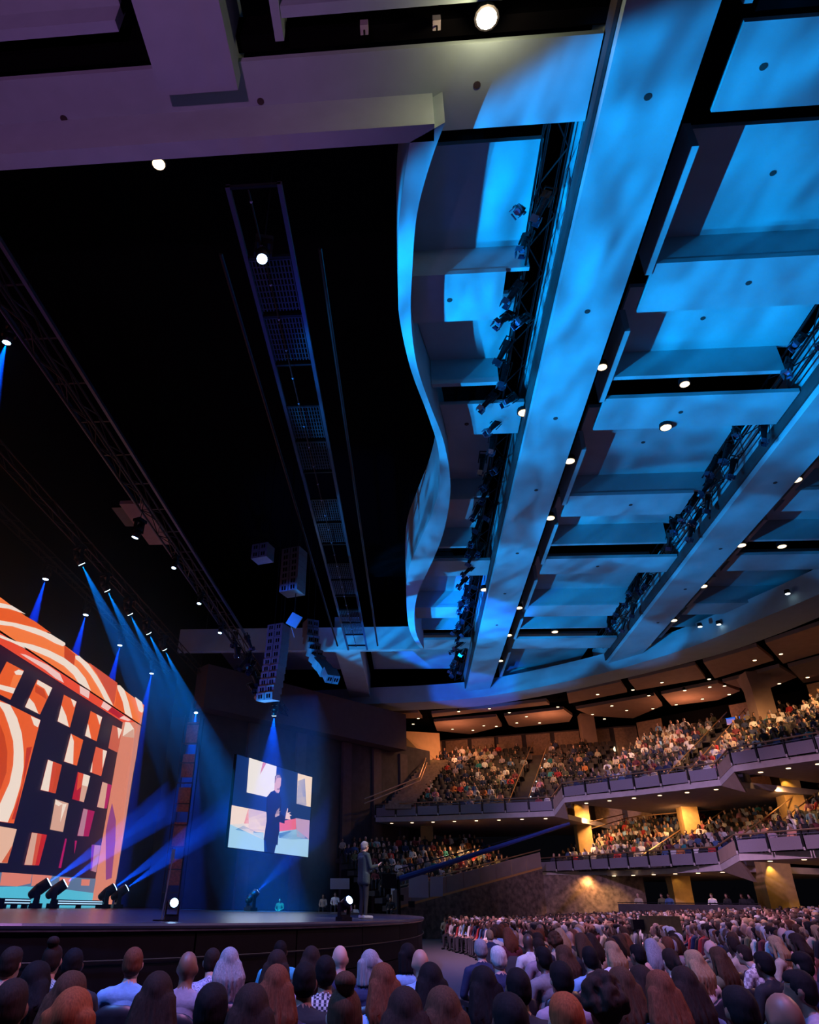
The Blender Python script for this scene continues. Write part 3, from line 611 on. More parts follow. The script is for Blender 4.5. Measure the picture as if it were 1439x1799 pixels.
for i, (x, y) in enumerate(((640, 48), (767, 40))):
    p = P(x, y, Z=zL+.1); t = empty('box_speaker', ['pale small box hanging in the ceiling slot', 'pale small box beside the dazzling lamp'][i], 'speaker', 'small boxes in the ceiling slot', loc=p)
    MB().box((0, 0, 0), (.17, .2, .22)).build('cabinet', mat('light_grey_plastic', (.5, .48, .5), .5), t); MB().cyl((0, .0, -.12), (0, .05, -.2), .02).build('bracket', M_TRUSS, t)
for i, (x, y) in enumerate(((1384, 1043), (1263, 1097), (1230, 1101))):
    lamp_disc(x, y, zS+.6, .13, ['cold white lamp in the rim slot at the frame edge', 'middle cold white lamp of the three in the rim slot', 'cold white lamp in rim slot farthest from the frame edge'][i], 'cold lamps in the rim slot', lamp_mat('lens_cold', (.75, .9, 1), 4))
for i_, (x, y) in enumerate(sorted(((726, 1272), (735, 1262), (806, 1250), (860, 1245), (850, 1275), (795, 1281), (831, 1283), (872, 1276), (908, 1270), (895, 1252), (925, 1259), (948, 1270), (980, 1242), (1050, 1220), (1041, 1255), (1075, 1240), (1062, 1263), (1101, 1248), (1112, 1212), (1140, 1222), (1147, 1245), (1163, 1199), (1188, 1238), (1203, 1213), (1234, 1228), (1246, 1193), (1247, 1207), (1273, 1205), (1326, 1160), (1369, 1201), (1372, 1149), (1419, 1190), (1281, 1220)))):
    lamp_disc(x, y, zU-.03, .12, 'small warm downlight above the upper balcony, %s counted from the left' % nth(i_), 'downlights above upper balcony')

# ------------------------------------------------------------------ line-array loudspeakers
def line_array(label, px0, px1, Y, wpx, curve, rz, n):
    a = P(*px0, Y=Y); b = P(*px1, Y=Y); wd_ = abs(P(px0[0]+wpx, px0[1], Y=Y).x-a.x)
    t = empty('line_array_speaker', label, 'loudspeaker', 'flown loudspeaker arrays', loc=a, rz=rz); h = (a.z-b.z)/n
    M = mat('array_grey', (.16, .17, .21), .5, .2, var=.1, scale=6)
    for k in range(n):
        u = k/(n-1); yy = -curve*u*u*2.0; ang = curve*u*.5
        c = MB().box((0, 0, 0), (wd_, .75, h*.97), None).build('cabinet', M, t); c.location = (0, yy, -h*(k+.5)); c.rotation_euler = (ang, 0, 0)
        for s in (-.25, .25):
            for q in (-.06, .06): MB().span((s*wd_+q-.035, -.39, -.09), (s*wd_+q+.035, -.37, .09)).build('port', M_BLACK, c)
        MB().span((-.01, -.385, -h*.45), (.01, -.376, h*.45)).build('seam', M_BLACK, c)
    for s in (-.3, .3): MB().cyl((s*wd_, 0, 0), (s*wd_, 0, 23.98-a.z), .02).build('hanger', M_TRUSS, t)
    return t
line_array('tall straight loudspeaker column, topmost and nearest of the hang', (518, 968), (518, 1043), 27.5, 34, .0, -.35, 7)
line_array('short loudspeaker block left of the tall column', (463, 960), (463, 985), 30, 30, .0, -.3, 2)
line_array('lowest loudspeaker column above the side screen', (490, 1100), (488, 1236), 33, 30, .25, -.35, 11)
line_array('curved banana shaped loudspeaker array facing the house', (546, 1092), (540, 1222), 36, 21, 1.6, .5, 9)
p = P(517, 1090, Y=27.5); t = empty('flown_wedge', 'small tilted bracket panel below the tall loudspeaker column', 'bracket', loc=p)
MB().box((0, 0, 0), (.5, .08, .55), Matrix.Rotation(.5, 3, 'Y')).build('plate', MATS['array_grey'], t); MB().cyl((-.25, 0, .1), (.05, 0, -.75), .02).build('rod', M_STEEL, t); MB().cyl((0, 0, .2), (0, 0, 23.98-p.z), .02).build('hanger', M_TRUSS, t)
# cluster of small movers under the rear truss
for k in range(9):
    p = P(412+random.uniform(0, 48), 1120+k*11+random.uniform(-6, 6), Y=36)
    place_profile(p, (random.uniform(-.5, .5), random.uniform(-.6, .6), random.random()*3), 'black spotlight in the cluster by the loudspeakers, %s from the top' % nth(k), 'spotlight cluster by the loudspeakers')

# ------------------------------------------------------------------ balconies
CROWD = []; SEATS = []
AIM = Vector((SCX+5, SCY, 0))
def face_to(x, y, tx=None, ty=None): return math.atan2(-((AIM.x if tx is None else tx)-x), (AIM.y if ty is None else ty)-y)
def balcony(label, pts, z, depth, rows, rise, occ, ext, back_h, gap=None, cover='panel'):
    q = [P(x, y, Z=z) for x, y in pts]; a, b = q[0], q[-1]; d = (b-a); d.z = 0; L = d.length; d.normalize(); n = Vector((-d.y, d.x, 0))
    if n.dot(Vector((SCX, SCY, 0))-a) > 0: n = -n
    t = empty('balcony', label, 'balcony', kind='structure')
    lo = a-d*ext[0]+n*depth; hi = b+d*ext[1]+n*depth
    pol = [(p.x, p.y) for p in q]+[(hi.x, hi.y), (lo.x, lo.y)]
    MB().prism(pol, z, z+.34).build('slab', M_SLAB, t)
    RZ_ = Matrix.Rotation(math.atan2(d.y, d.x), 3, 'Z'); k = max(1, round(L/1.7)); w_ = L/k
    for i in range(k):
        c = a+d*(w_*(i+.5))
        if gap and gap[0] <= i < gap[1]: continue
        MB().box((c.x, c.y, z+.69), (w_*.9, .06, .62), RZ_).build('guard_panel', M_PANELFAB, t)
    for i in range(k+1):
        c = a+d*(w_*i); MB().box((c.x, c.y, z+.80), (.07, .10, .90), RZ_).build('post', M_TRUSS, t)
        MB().box((c.x-n.x*.05, c.y-n.y*.05, z+.40), (.09, .06, .16), RZ_).build('post_foot', M_SLAB, t)
    MB().cyl((a.x, a.y, z+1.27), (b.x, b.y, z+1.27), .045, None, 6).build('handrail', M_BRASS, t)
    MB().cyl((a.x, a.y, z+1.10), (b.x, b.y, z+1.10), .02, None, 6).build('midrail', M_STEEL, t)
    mb = MB()
    for j in range(rows):
        c0 = a-d*(ext[0]*(j+1)/rows)+n*(.7+.92*j); c1_ = b+d*(ext[1]*(j+1)/rows)+n*(.7+.92*j); zz = z+.34+rise*j
        e0 = a-d*(ext[0]*(j+1)/rows)+n*(.7+.92*(j+1)); e1 = b+d*(ext[1]*(j+1)/rows)+n*(.7+.92*(j+1))
        mb.prism([(c0.x, c0.y), (c1_.x, c1_.y), (e1.x, e1.y), (e0.x, e0.y)], zz-rise-.02 if j else z+.3, zz)
        LL = (c1_-c0).length; m = int(LL/.56)
        for i in range(m):
            s = (i+.5)*LL/m; u = (s-ext[0]*(j+1)/rows)/L
            if any(abs((u-ua)*L) < .75 for ua in AISLE): continue
            p = c0+d*s+n*.42; SEATS.append((p.x+n.x*.1, p.y+n.y*.1, zz, face_to(p.x, p.y)))
            o_ = occ(u, j/rows)
            if random.random() < o_: CROWD.append((p.x, p.y, zz, face_to(p.x, p.y)+random.uniform(-.25, .25), 'b'))
    mb.build('tier_steps', M_DKWALL, t)
    for ua in AISLE:                              # aisle handrails and step lights
        for s in (-.7, .7):
            c = a+d*(ua*L+s)
            if 0 <= ua <= 1:
                p0 = c+n*1.2; p1 = c+n*(.7+.92*rows); MB().cyl((p0.x, p0.y, z+1.2), (p1.x, p1.y, z+1.2+rise*rows), .035, None, 6).build('aisle_rail', M_BRASS, t)
        for j in range(1, rows, 1):
            c = a+d*(ua*L+.5)+n*(.7+.92*j-.05); MB().sph((c.x, c.y, z+.34+rise*j-.05), .045, 6, 4).build('step_light', lamp_mat('lens_step', (.85, .92, 1), 2.5), t)
    # soffit lamps
    for i in range(k):
        c = a+d*(w_*(i+.5))+n*1.2; MB().cyl((c.x, c.y, z-.03), (c.x, c.y, z-.005), .12, None, 10).build('soffit_lamp', L_WARM, t)
    return t, a, b, d, n
patch = lambda u, v: .70 if math.sin(u*9+v*7)+math.sin(u*5-v*9+1) > -.5 else .28
AISLE = (.80,)
uA = balcony('upper balcony section farthest from the viewer, over the raked side seats', [(660, 1444), (760, 1442), (858, 1438), (974, 1434)], 7.45, 14.5, 13, .50, lambda u, v: patch(u, v) if not (v > .8 and u > .5) else .3, (-1.0, 3.5), 4)
AISLE = (.72,)
uB = balcony('upper balcony section at the centre of the far side', [(992, 1410), (1130, 1396), (1267, 1380)], 8.2, 14.5, 12, .47, lambda u, v: .8 if v < .85 else .5, (-1.5, 4), 4)
AISLE = (-.05,)
uC = balcony('upper balcony section at the frame edge', [(1290, 1356), (1439, 1335), (1560, 1316)], 8.6, 14.0, 12, .47, lambda u, v: .72, (-1, 4), 4)
AISLE = (.62,)
lB = balcony('lower balcony section under the upper one, widest in view', [(952, 1541), (1110, 1538), (1268, 1530)], 3.85, 12.0, 9, .36, lambda u, v: .93, (-.5, 2.5), 4)
AISLE = (.0,)
lC = balcony('lower balcony section at the frame edge', [(1300, 1512), (1439, 1507), (1560, 1500)], 4.2, 12.0, 9, .36, lambda u, v: .93, (-.5, 4), 4)
# returns that join neighbouring sections
for (A_, B_, lab, za, zb) in ((uA, uB, 'short slanted return between two upper balcony sections', 7.45, 8.2), (uB, uC, 'slanted return wall at the frame edge of the upper balcony', 8.2, 8.6), (lB, lC, 'slanted return wall between the lower balcony sections', 3.85, 4.2)):
    e, s = A_[2], B_[1]; t = empty('balcony_return', lab, 'balcony return', kind='structure')
    off = A_[4]*.25
    MB().sheet([(e.x, e.y, za), (s.x, s.y, zb), (s.x, s.y, zb+.34), (e.x, e.y, za+.34)], off).build('edge', M_SLAB, t)
    MB().sheet([(e.x, e.y, za+.36), (s.x, s.y, zb+.36), (s.x, s.y, zb+1.05), (e.x, e.y, za+1.05)], off*.3).build('guard_panel', M_BROWN, t)
    MB().cyl((e.x, e.y, za+1.27), (s.x, s.y, zb+1.27), .05, None, 6).build('handrail', M_BRASS, t)
    MB().sheet([(e.x, e.y, za-.02), (s.x, s.y, zb-.02), (s.x+A_[4].x*.8, s.y+A_[4].y*.8, zb-1.0)], off).build('return_face', M_BROWN, t)
# wall washers on the soffits
for bal, zz in ((uC, 8.6), (lC, 4.2), (uB, 8.2)):
    a, b, d, n = bal[1:]
    for i in range(4):
        c = a+d*(.4+i*1.0)+n*3.2; spot('wall_washer', (c.x, c.y, zz-.15), (c.x+n.x*1.0, c.y+n.y*1.0, zz-2.2), 120, (1, .6, .2), 75, .5, .05)
        if i == 3: pass
# beam-like back wall pieces with warm light under each balcony
for bal, z0, z1, dep, lab in ((uA, 7.8, 16.3, 14.2, 'brown panelled wall behind the farthest upper seats'), (uB, 8.5, 16.3, 14.4, 'dark wall behind the central upper seats'), (uC, 9, 16.3, 14.2, 'dark wall behind the upper seats at the frame edge'), (lB, 3.9, 8.2, 12, 'dark back wall of the lower balcony'), (lC, 4.2, 8.6, 12, 'dark back wall of lower balcony at frame edge')):
    a, b, d, n = bal[1:]; t = empty('wall_rear', lab, kind='structure'); ext = 6
    c0 = a-d*(2 if bal is not uA else 1.5)+n*dep; c1_ = b+d*ext+n*dep; RZ_ = Matrix.Rotation(math.atan2(d.y, d.x), 3, 'Z'); LL = (c1_-c0).length; c = (c0+c1_)/2
    MB().box((c.x+n.x*.3, c.y+n.y*.3, (z0+z1)/2), (LL, .3, z1-z0), RZ_).build('wall_surface', M_BLACK if bal is not uA else M_DKWALL, t)
    k = int(LL/2.6)
    for i in range(k):
        p = c0+d*((i+.5)*LL/k)
        if bal is uA or i % 3 == 0: MB().box((p.x, p.y, z0+(z1-z0)*.5), (LL/k*.84, .12, (z1-z0)*.96), RZ_).build('wall_panel', M_WOOD, t)
        if bal in (uA, uC): 
            p2 = c0+d*(i*LL/k); MB().box((p2.x-n.x*.15, p2.y-n.y*.15, z1-2.0), (.16, .16, .36), RZ_).build('wall_lamp', L_WARM, t)
    if bal is uA: spot('wall_glow', tuple(c-n*2+Vector((0, 0, z1-.5))), tuple(c+Vector((0, 0, z1-3))), 350, WARM, 150, .5, .3)
# booth screens at the back of the central upper section
for i, (x0, x1, y0, y1, col) in enumerate(((1249, 1292, 1262, 1272, (226, 150, 160)), (1274, 1300, 1258, 1268, (20, 110, 230)), (1308, 1330, 1252, 1260, (20, 110, 230)))):
    q = [P(x, y, Y=56.5) for x, y in ((x0, y0+4), (x1, y0), (x1, y1), (x0, y1+4))]; tag(MB().sheet(q, (0, .1, 0)).build('booth_screen', led_c(col, .9)), ['pink lit monitor in the dark booth above the upper seats', 'blue monitor beside the pink one in the booth', 'small blue monitor left of the concrete column'][i], 'monitor', 'booth monitors')
# columns
for i, (px, y0, y1, Y, wd_, lab) in enumerate(((1022, 1415, 1475, 60, 1.1, 'ochre column under upper balcony by the long handrails'), (1206, 1392, 1448, 55, 1.1, 'bright ochre column behind the lower balcony seats'), (1388, 1375, 1432, 49, 1.15, 'ochre column at the frame edge of lower balcony'), (1196, 1545, 1600, 55, 1.2, 'ochre column rising from the main floor'), (1362, 1528, 1600, 48, 1.6, 'broad ochre column rising from the main floor at frame edge'),
                                               (1032, 1245, 1318, 66, 1.2, 'brown column above the farthest upper seats'), (1338, 1200, 1285, 52, 1.3, 'brown column above upper seats at frame edge'), (750, 1440, 1500, 62, 1.0, 'narrow warm column below the farthest upper balcony'))):
    a = P(px, y0, Y=Y); b = P(px, y1, Y=Y); mm = M_BROWN if i in (5, 6) else M_COLUMN
    x, yy = (a.x+b.x)/2, Y; h0, h1 = b.z, a.z; mb = MB(); 
    mb.add([(x+s*wd_/2*k, yy+r*wd_/2*k, z) for z, k in ((h0-1.2, 1.0), (h1-.5, 1.0), (h1+.6, 1.35 if mm is M_BROWN else 1.06)) for s, r in ((-1, -1), (1, -1), (1, 1), (-1, 1))], [(0, 1, 5, 4), (1, 2, 6, 5), (2, 3, 7, 6), (3, 0, 4, 7), (4, 5, 9, 8), (5, 6, 10, 9), (6, 7, 11, 10), (7, 4, 8, 11), (8, 9, 10, 11), (3, 2, 1, 0)])
    tag(mb.build('column', mm), lab, 'column', kind='structure')
    if mm is M_COLUMN: spot('column_lamp', (x-.4, yy-1.0, h1+.2), (x, yy, h0), 55, (1, .58, .15), 80, .5, .05)
# raked side seating under the farthest balcony, with sloping wall
f0 = P(690, 1592, Y=50); f1 = P(952, 1520, Y=57)
rk = empty('side_terrace', 'raked side seating with sloping brown parapet wall', 'terrace', kind='structure')
dd = (f1-f0); hd_ = Vector((dd.x, dd.y, 0)).normalized(); nn = Vector((-hd_.y, hd_.x, 0))
k = 9
for i in range(k):
    p0 = f0+dd*(i/k); p1 = f0+dd*((i+.97)/k); MB().sheet([p0+Vector((0, 0, -.1)), p1+Vector((0, 0, -.1)), p1+Vector((0, 0, .85)), p0+Vector((0, 0, .85))], nn*.08).build('parapet_panel', M_BROWN, rk)
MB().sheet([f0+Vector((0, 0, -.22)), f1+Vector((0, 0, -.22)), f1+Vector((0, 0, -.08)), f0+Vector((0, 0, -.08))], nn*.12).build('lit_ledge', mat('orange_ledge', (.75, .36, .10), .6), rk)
MB().sheet([Vector((f0.x, f0.y, 0)), Vector((f1.x, f1.y, 0)), f1+Vector((0, 0, -.22)), f0+Vector((0, 0, -.22))], nn*.3).build('stone_base', mat('rough_stone', (.20, .13, .09), .9, var=.55, scale=3.5, bump=1.0), rk)
MB().tube([f0+Vector((0, 0, 1.0)), f1+Vector((0, 0, 1.0))], .04).build('handrail', M_BRASS, rk)
mb = MB()
for j in range(8):
    for i in range(26):
        u = (i+.5)/26; p = f0+dd*u+nn*(.6+.95*j); z = f0.z+.05+dd.z*u*.35+.42*j
        if i == 0: mb.sheet([f0+nn*(.3+.95*j)+Vector((0, 0, z-f0.z-.05)), f1+nn*(.3+.95*j)+Vector((0, 0, z-f1.z-.05+dd.z*.35)), f1+nn*(1.25+.95*j)+Vector((0, 0, z-f1.z-.05+dd.z*.35)), f0+nn*(1.25+.95*j)+Vector((0, 0, z-f0.z-.05))], (0, 0, -.3))
        if i in (9, 18): continue
        SEATS.append((p.x+nn.x*.1, p.y+nn.y*.1, z, face_to(p.x, p.y)))
        if random.random() < .85: CROWD.append((p.x, p.y, z, face_to(p.x, p.y)+random.uniform(-.2, .2), 'b'))
mb.build('tier_steps', M_DKWALL, rk)
MB().sheet([Vector((f1.x, f1.y, 0)), Vector((f1.x+6.5, f1.y-1.5, 0)), Vector((f1.x+6.5, f1.y-1.5, 3.9)), Vector((f1.x, f1.y, 3.9))], nn*.3).build('stone_wall', MATS['rough_stone'], rk)
spot('stone_lamp', (f1.x+3.5, f1.y-3.0, 3.4), (f1.x+4.2, f1.y-.5, 1), 220, (1, .6, .2), 90, .6, .1)
# low barrier boxes at the stage end of the terrace
for i, (x0, x1, y0, y1) in enumerate(((580, 614, 1543, 1562), (718, 752, 1537, 1577), (756, 778, 1540, 1575))):
    q = [P(x, y, Y=49.5) for x, y in ((x0, y1), (x1, y1), (x1, y0), (x0, y0))]; tag(MB().sheet(q, (0, .15, 0)).build('guard_panel_block', M_PANELFAB), ['mauve guard panel behind the moving head at stage edge', 'broad mauve guard panel at the foot of side terrace', 'narrow mauve guard panel beside the broad one'][i], 'guard panel')
# stair with warm lit wall at the top of the farthest balcony
st = empty('stair', 'stair with bronze rails beside the farthest upper seats', 'stair', kind='structure')
sa, sb = P(700, 1418, Y=58), P(772, 1335, Y=67)
for j in range(16):
    p = sa+(sb-sa)*(j/16); MB().box((p.x, p.y, p.z), (2.0, .75, .3)).build('step', M_WOOD, st)
for px in ([(640, 1404), (736, 1366), (748, 1332)], [(640, 1412), (738, 1372), (750, 1340)]):
    q = [P(px[0][0], px[0][1], Y=57), P(px[1][0], px[1][1], Y=60), P(px[2][0], px[2][1], Y=65)]; MB().tube(q, .05).build('handrail', M_BRASS, st)
q = [P(748, 1362, Y=66.5), P(776, 1342, Y=69), P(772, 1288, Y=69), P(702, 1284, Y=66.5), P(702, 1306, Y=66.5), P(748, 1330, Y=66.5)]
MB().sheet(q, (0, .3, 0)).build('stair_wall', mat('tan_wall', (.62, .42, .22), .8, var=.06, scale=2), st)
for px, py in ((735, 1291), (751, 1283)):
    p = P(px, py, Y=65.6); spot('wall_washer', p, p+Vector((0, .45, -3)), 260, (1, .66, .28), 55, .5, .05)
# handrails along the lower balcony back walk
hr = empty('walkway_rail', 'bronze walkway rails behind the lower balcony seats', 'railing')
for px in ([(1036, 1444), (1098, 1430)], [(1038, 1456), (1100, 1438), (1132, 1432)], [(1132, 1433), (1198, 1427)], [(1218, 1425), (1320, 1418)], [(1320, 1420), (1362, 1404)]):
    MB().tube([P(x, y, Y=56) for x, y in px], .04).build('rail', M_BRASS, hr)
# camera crane over the terrace
cb, ct = P(700, 1545, Y=44), P(1000, 1447, Y=50)
cr = empty('camera_crane', 'long dark blue camera crane arm reaching over the side terrace', 'camera crane', loc=(cb.x, cb.y, ZS*.0))
def cp(p): return Vector(p)-Vector((cb.x, cb.y, 0))
MB().cyl(cp(cb), cp(ct), .16, .10, 8).build('boom', mat('blue_boom', (.02, .04, .22), .4), cr); MB().cyl(cp(cb+Vector((0, 0, .5))), cp(ct), .03).build('stay', M_TRUSS, cr)
MB().cyl((0, 0, 0), (0, 0, cb.z), .14, .10, 10).build('pedestal', M_TRUSS, cr); MB().box((0, 0, .2), (1.0, 1.0, .3)).build('base', M_TRUSS, cr); MB().box(tuple(cp(cb)+Vector((-.5, -.2, -.1))), (.8, .5, .7)).build('camera_head', M_TRUSS, cr)
for i, s in enumerate((-.6, .1, .7)): MB().box(tuple(cp(cb)+Vector((s, .1, -.6-.3*i))), (.35, .3, .3)).build('counterweight', M_TRUSS, cr)
# broadcast camera among the floor seats
p = P(1165, 1650, Y=24); bc = empty('broadcast_camera', 'olive covered broadcast camera rising from the floor crowd', 'camera', loc=(p.x, p.y, floor_z(p.x)))
MB().box((0, 0, 1.25), (1.0, .5, .45), Matrix.Rotation(.3, 3, 'Z')).build('cover', mat('olive_cover', (.10, .085, .03), .8, var=.3, scale=6), bc); MB().box((-.6, 0, 1.25), (.4, .25, .25)).build('lens_hood', M_TRUSS, bc); MB().cyl((0, 0, 0), (0, 0, 1.05), .12, .08).build('pedestal', M_TRUSS, bc)
# microphone stand at stage front
p = P(283, 1618, Z=ZS); t = empty('microphone_stand', 'thin microphone stand beside the glaring moving head', 'stand', loc=(p.x, p.y, ZS)); MB().cyl((0, 0, 0), (.06, 0, 1.0), .012).build('rod', M_STEEL, t); MB().box((.06, 0, 1.02), (.05, .04, .18)).build('clip', M_STEEL, t); MB().cyl((0, 0, 0), (0, 0, .02), .14, None, 12).build('base', M_TRUSS, t)

# ------------------------------------------------------------------ people
def remeshed(mb, voxel, tris, smooth_it=3):
    o = mb.build('tmp', M_BLACK); m = o.modifiers.new('r', 'REMESH'); m.mode = 'VOXEL'; m.voxel_size = voxel
    s = o.modifiers.new('s', 'SMOOTH'); s.iterations = smooth_it; s.factor = .5
    dg = bpy.context.evaluated_depsgraph_get(); dg.update(); me = bpy.data.meshes.new_from_object(o.evaluated_get(dg)); nt = sum(len(p.vertices)-2 for p in me.polygons)
    old = o.data; o.data = me; o.modifiers.clear()
    if nt > tris:
        d = o.modifiers.new('d', 'DECIMATE'); d.ratio = tris/nt; dg.update(); me2 = bpy.data.meshes.new_from_object(o.evaluated_get(dg))
    else: me2 = me.copy()
    bpy.data.objects.remove(o); me2.polygons.foreach_set('use_smooth', [True]*len(me2.polygons)); return me2
def head_shapes(mb, c, s=1.0):
    c = Vector(c)
    mb.sph(c+Vector((0, -.008, .012))*s, (.076*s, .096*s, .108*s), 20, 14).sph(c+Vector((0, .032, -.062))*s, (.054*s, .062*s, .062*s), 16, 10)
    mb.cap(c+Vector((0, .088, .0))*s, c+Vector((0, .108, -.032))*s, .010*s, .015*s, 8)
    for x in (-1, 1): mb.sph(c+Vector((.078*x, -.008, -.012))*s, (.014*s, .024*s, .034*s), 10, 8)
    mb.sph(c+Vector((0, .083, -.064))*s, (.026*s, .016*s, .010*s), 10, 6).sph(c+Vector((0, .082, .022))*s, (.05*s, .012*s, .008*s), 10, 6).sph(c+Vector((0, .072, -.105))*s, (.022*s, .02*s, .018*s), 10, 6)
def hand(mb, w_, d, up, s=1.0, spread=.16):
    """palm and five fingers from wrist w_ pointing along d"""
    d = Vector(d).normalized(); up = Vector(up); up = (up-d*up.dot(d)).normalized(); sd = d.cross(up); w_ = Vector(w_); pc = w_+d*.05*s
    for k in (-1, 0, 1): mb.cap(w_+sd*.014*k*s, pc+sd*.024*k*s+d*.03*s, .016*s, .014*s, 8)
    for k, ln in ((-1.5, .062), (-.5, .078), (.5, .082), (1.5, .070)):
        a = pc+sd*.017*k*s+d*.03*s; dr = (d+sd*spread*k*.8).normalized(); m_ = a+dr*ln*.5*s; mb.cap(a, m_, .0095*s, .009*s, 8); mb.cap(m_, m_+(dr-up*.35).normalized()*ln*.5*s, .009*s, .0075*s, 8)
    a = w_+d*.02*s-sd*.028*s; m_ = a+(d*.5-sd*.8+up*.2).normalized()*.04*s; mb.cap(a, m_, .012*s, .0105*s, 8); mb.cap(m_, m_+(d*.9-sd*.4+up*.2).normalized()*.034*s, .0105*s, .008*s, 8)
def seated(kind, voxel, tris):
    mb = MB(); sw = {'m': 1.0, 'f': .88, 'lean': 1.0}[kind]; ly = .16 if kind == 'lean' else 0.0
    T = lambda z: Vector((0, ly*((z-.55)/.5)**1.2 if z > .55 else 0, -.05*ly/.16*max(0, (z-.55)) if ly else 0))
    for z, r in ((.56, (.175, .135, .115)), (.66, (.158, .118, .12)), (.76, (.156*sw, .112, .13)), (.87, (.172*sw, .118, .12))): mb.sph(Vector((0, -.04, z))+T(z), r, 18, 10)
    t = T(.95)
    mb.cap(Vector((-.14*sw, -.06, .952))+t, Vector((.14*sw, -.06, .952))+t, .078, .078)
    for x in (-1, 1):
        mb.cap(Vector((.13*x*sw, -.062, .968))+t, Vector((0, -.055, 1.03))+t, .052, .048)
        e = Vector((.265*x*sw, .0+ly*.9, .70)); wr = Vector((.12*x, .25+ly*.7, .635))
        mb.cap(Vector((.195*x*sw, -.055, .948))+t, e, .063, .050); mb.cap(e, wr, .048, .034); hand(mb, wr, (-.35*x, .85, -.15), (0, .2, 1), 1.05, .05)
        k = Vector((.125*x, .43, .515)); an = Vector((.125*x, .45, .10)); mb.cap(Vector((.09*x, .0, .525)), k, .092, .066); mb.cap(k, an, .062, .042); mb.cap(Vector((.125*x, .42, .05)), Vector((.135*x, .60, .042)), .042, .038)
    hc = Vector((0, .0, 1.185))+T(1.18); mb.cap(Vector((0, -.05, .99))+t, hc+Vector((0, -.018, -.07)), .058, .054); head_shapes(mb, hc)
    me = remeshed(mb, voxel, tris); mi = []
    for p in me.polygons:
        c = p.center; zz = c.z-T(c.z).z
        if (c-hc).length < .155 and c.z > 1.035+T(1.1).z-.04*(c.y-hc.y): mi.append(0)
        elif min((c-Vector((.12*x+(-.03*x), .30+ly*.7, .625))).length for x in (-1, 1)) < .088 and c.z > .585: mi.append(0)
        elif c.z < .085: mi.append(3)
        elif c.z < .60 and c.y > -.12 and (c.y > .13 or c.z < .56): mi.append(2)
        else: mi.append(1)
    me.materials.clear()
    for _ in range(4): me.materials.append(M_BLACK)
    me.polygons.foreach_set('material_index', mi); me.update(); return me, hc
BODY = {}
for kd in ('m', 'f', 'lean'): BODY[kd] = seated(kd, .0125, 4200)
MID = {kd: seated(kd, .016, 900) for kd in ('m', 'f')}
LOW = {kd: seated(kd, .022, 230) for kd in ('m', 'f', 'lean')}
def hair(style, voxel=.011, tris=2200):
    """hair for a head centred at the origin, face towards +y"""
    mb = MB(); rnd = random.Random(hash(style) % 97 if False else len(style)*7)
    def capdome(g=1.0, cut=.030):
        for z, y, r in ((.028, -.018, (.083*g, .100*g, .098*g)), (-.012, -.045, (.080*g, .068*g, .085*g)), (.06, .02, (.066*g, .072*g, .062*g))): mb.sph((0, y, z), r, 20, 12)
        for x in (-1, 1): mb.sph((.058*x*g, -.02, .0), (.028*g, .055*g, .05*g), 12, 8)
    if style in ('short', 'crop'): capdome(1.02 if style == 'short' else .985)
    elif style == 'long' or style == 'longer':
        capdome(1.06); dz = -.30 if style == 'long' else -.42
        for k in range(9):
            u = (k-4)/4; a = Vector((.082*math.sin(u*1.7), -.055-.035*math.cos(u*1.7), .0)); b = Vector((.115*math.sin(u*1.45), -.095-.03*math.cos(u*1.5), dz+.05*abs(u))); mid = (a+b)/2+Vector((.012*u, -.028, .03)); mb.cap(a, mid, .034, .036, 10); mb.cap(mid, b, .036, .016, 10)
        for x in (-1, 1): mb.cap((.072*x, .01, .02), (.088*x, -.01, -.16), .024, .018, 10)
    elif style == 'bob':
        capdome(1.08)
        for k in range(9):
            u = (k-4)/4; a = Vector((.085*math.sin(u*1.8), -.05-.03*math.cos(u*1.8), .02)); b = Vector((.098*math.sin(u*1.8), -.06-.035*math.cos(u*1.8), -.13)); mb.cap(a, b, .036, .026, 10)
    elif style == 'bun':
        capdome(1.0); mb.sph((0, -.06, .145), (.055, .055, .045), 14, 10)
    elif style == 'curly':
        capdome(1.1)
        for k in range(90):
            th = rnd.random()*2*PI; z = rnd.uniform(-.35, 1.0); r = math.sqrt(max(0, 1-min(1, z*z))); p = Vector((.105*r*math.cos(th), -.03+.11*r*math.sin(th), .02+.125*z))
            if p.y > .05 and p.z < .06: continue
            mb.sph(p, rnd.uniform(.022, .036), 8, 6)
    elif style == 'pony':
        capdome(1.02); mb.cap((0, -.1, .04), (0, -.15, -.02), .03, .034); mb.cap((0, -.15, -.02), (0, -.13, -.22), .034, .014)
    elif style == 'cap':
        capdome(1.0); mb.sph((0, -.01, .06), (.092, .105, .075), 18, 10); mb.sph((0, .11, .045), (.07, .07, .012), 14, 6)
    me = remeshed(mb, voxel, tris, 2); bm = bmesh.new(); bm.from_mesh(me)
    # face opening
    dl = [f for f in bm.faces if style != 'cap' and f.calc_center_median().y > .052 and f.calc_center_median().z < .052]
    bmesh.ops.delete(bm, geom=dl, context='FACES')
    for v_ in bm.verts:
        if style in ('long', 'longer', 'bob', 'pony'):
            an = math.atan2(v_.co.x, -v_.co.y-.02); w_ = min(1, max(0, (.06-v_.co.z)/.2)); f_ = 1+.05*w_*math.sin(an*19+v_.co.z*6)+.03*w_*math.sin(an*37+1); v_.co.x *= f_; v_.co.y *= f_
        elif style in ('short', 'crop'): v_.co *= 1+.012*math.sin(v_.co.x*170)*math.sin(v_.co.y*150+v_.co.z*90)
    bm.to_mesh(me); bm.free(); me.materials.clear(); me.materials.append(M_BLACK); me.update(); return me
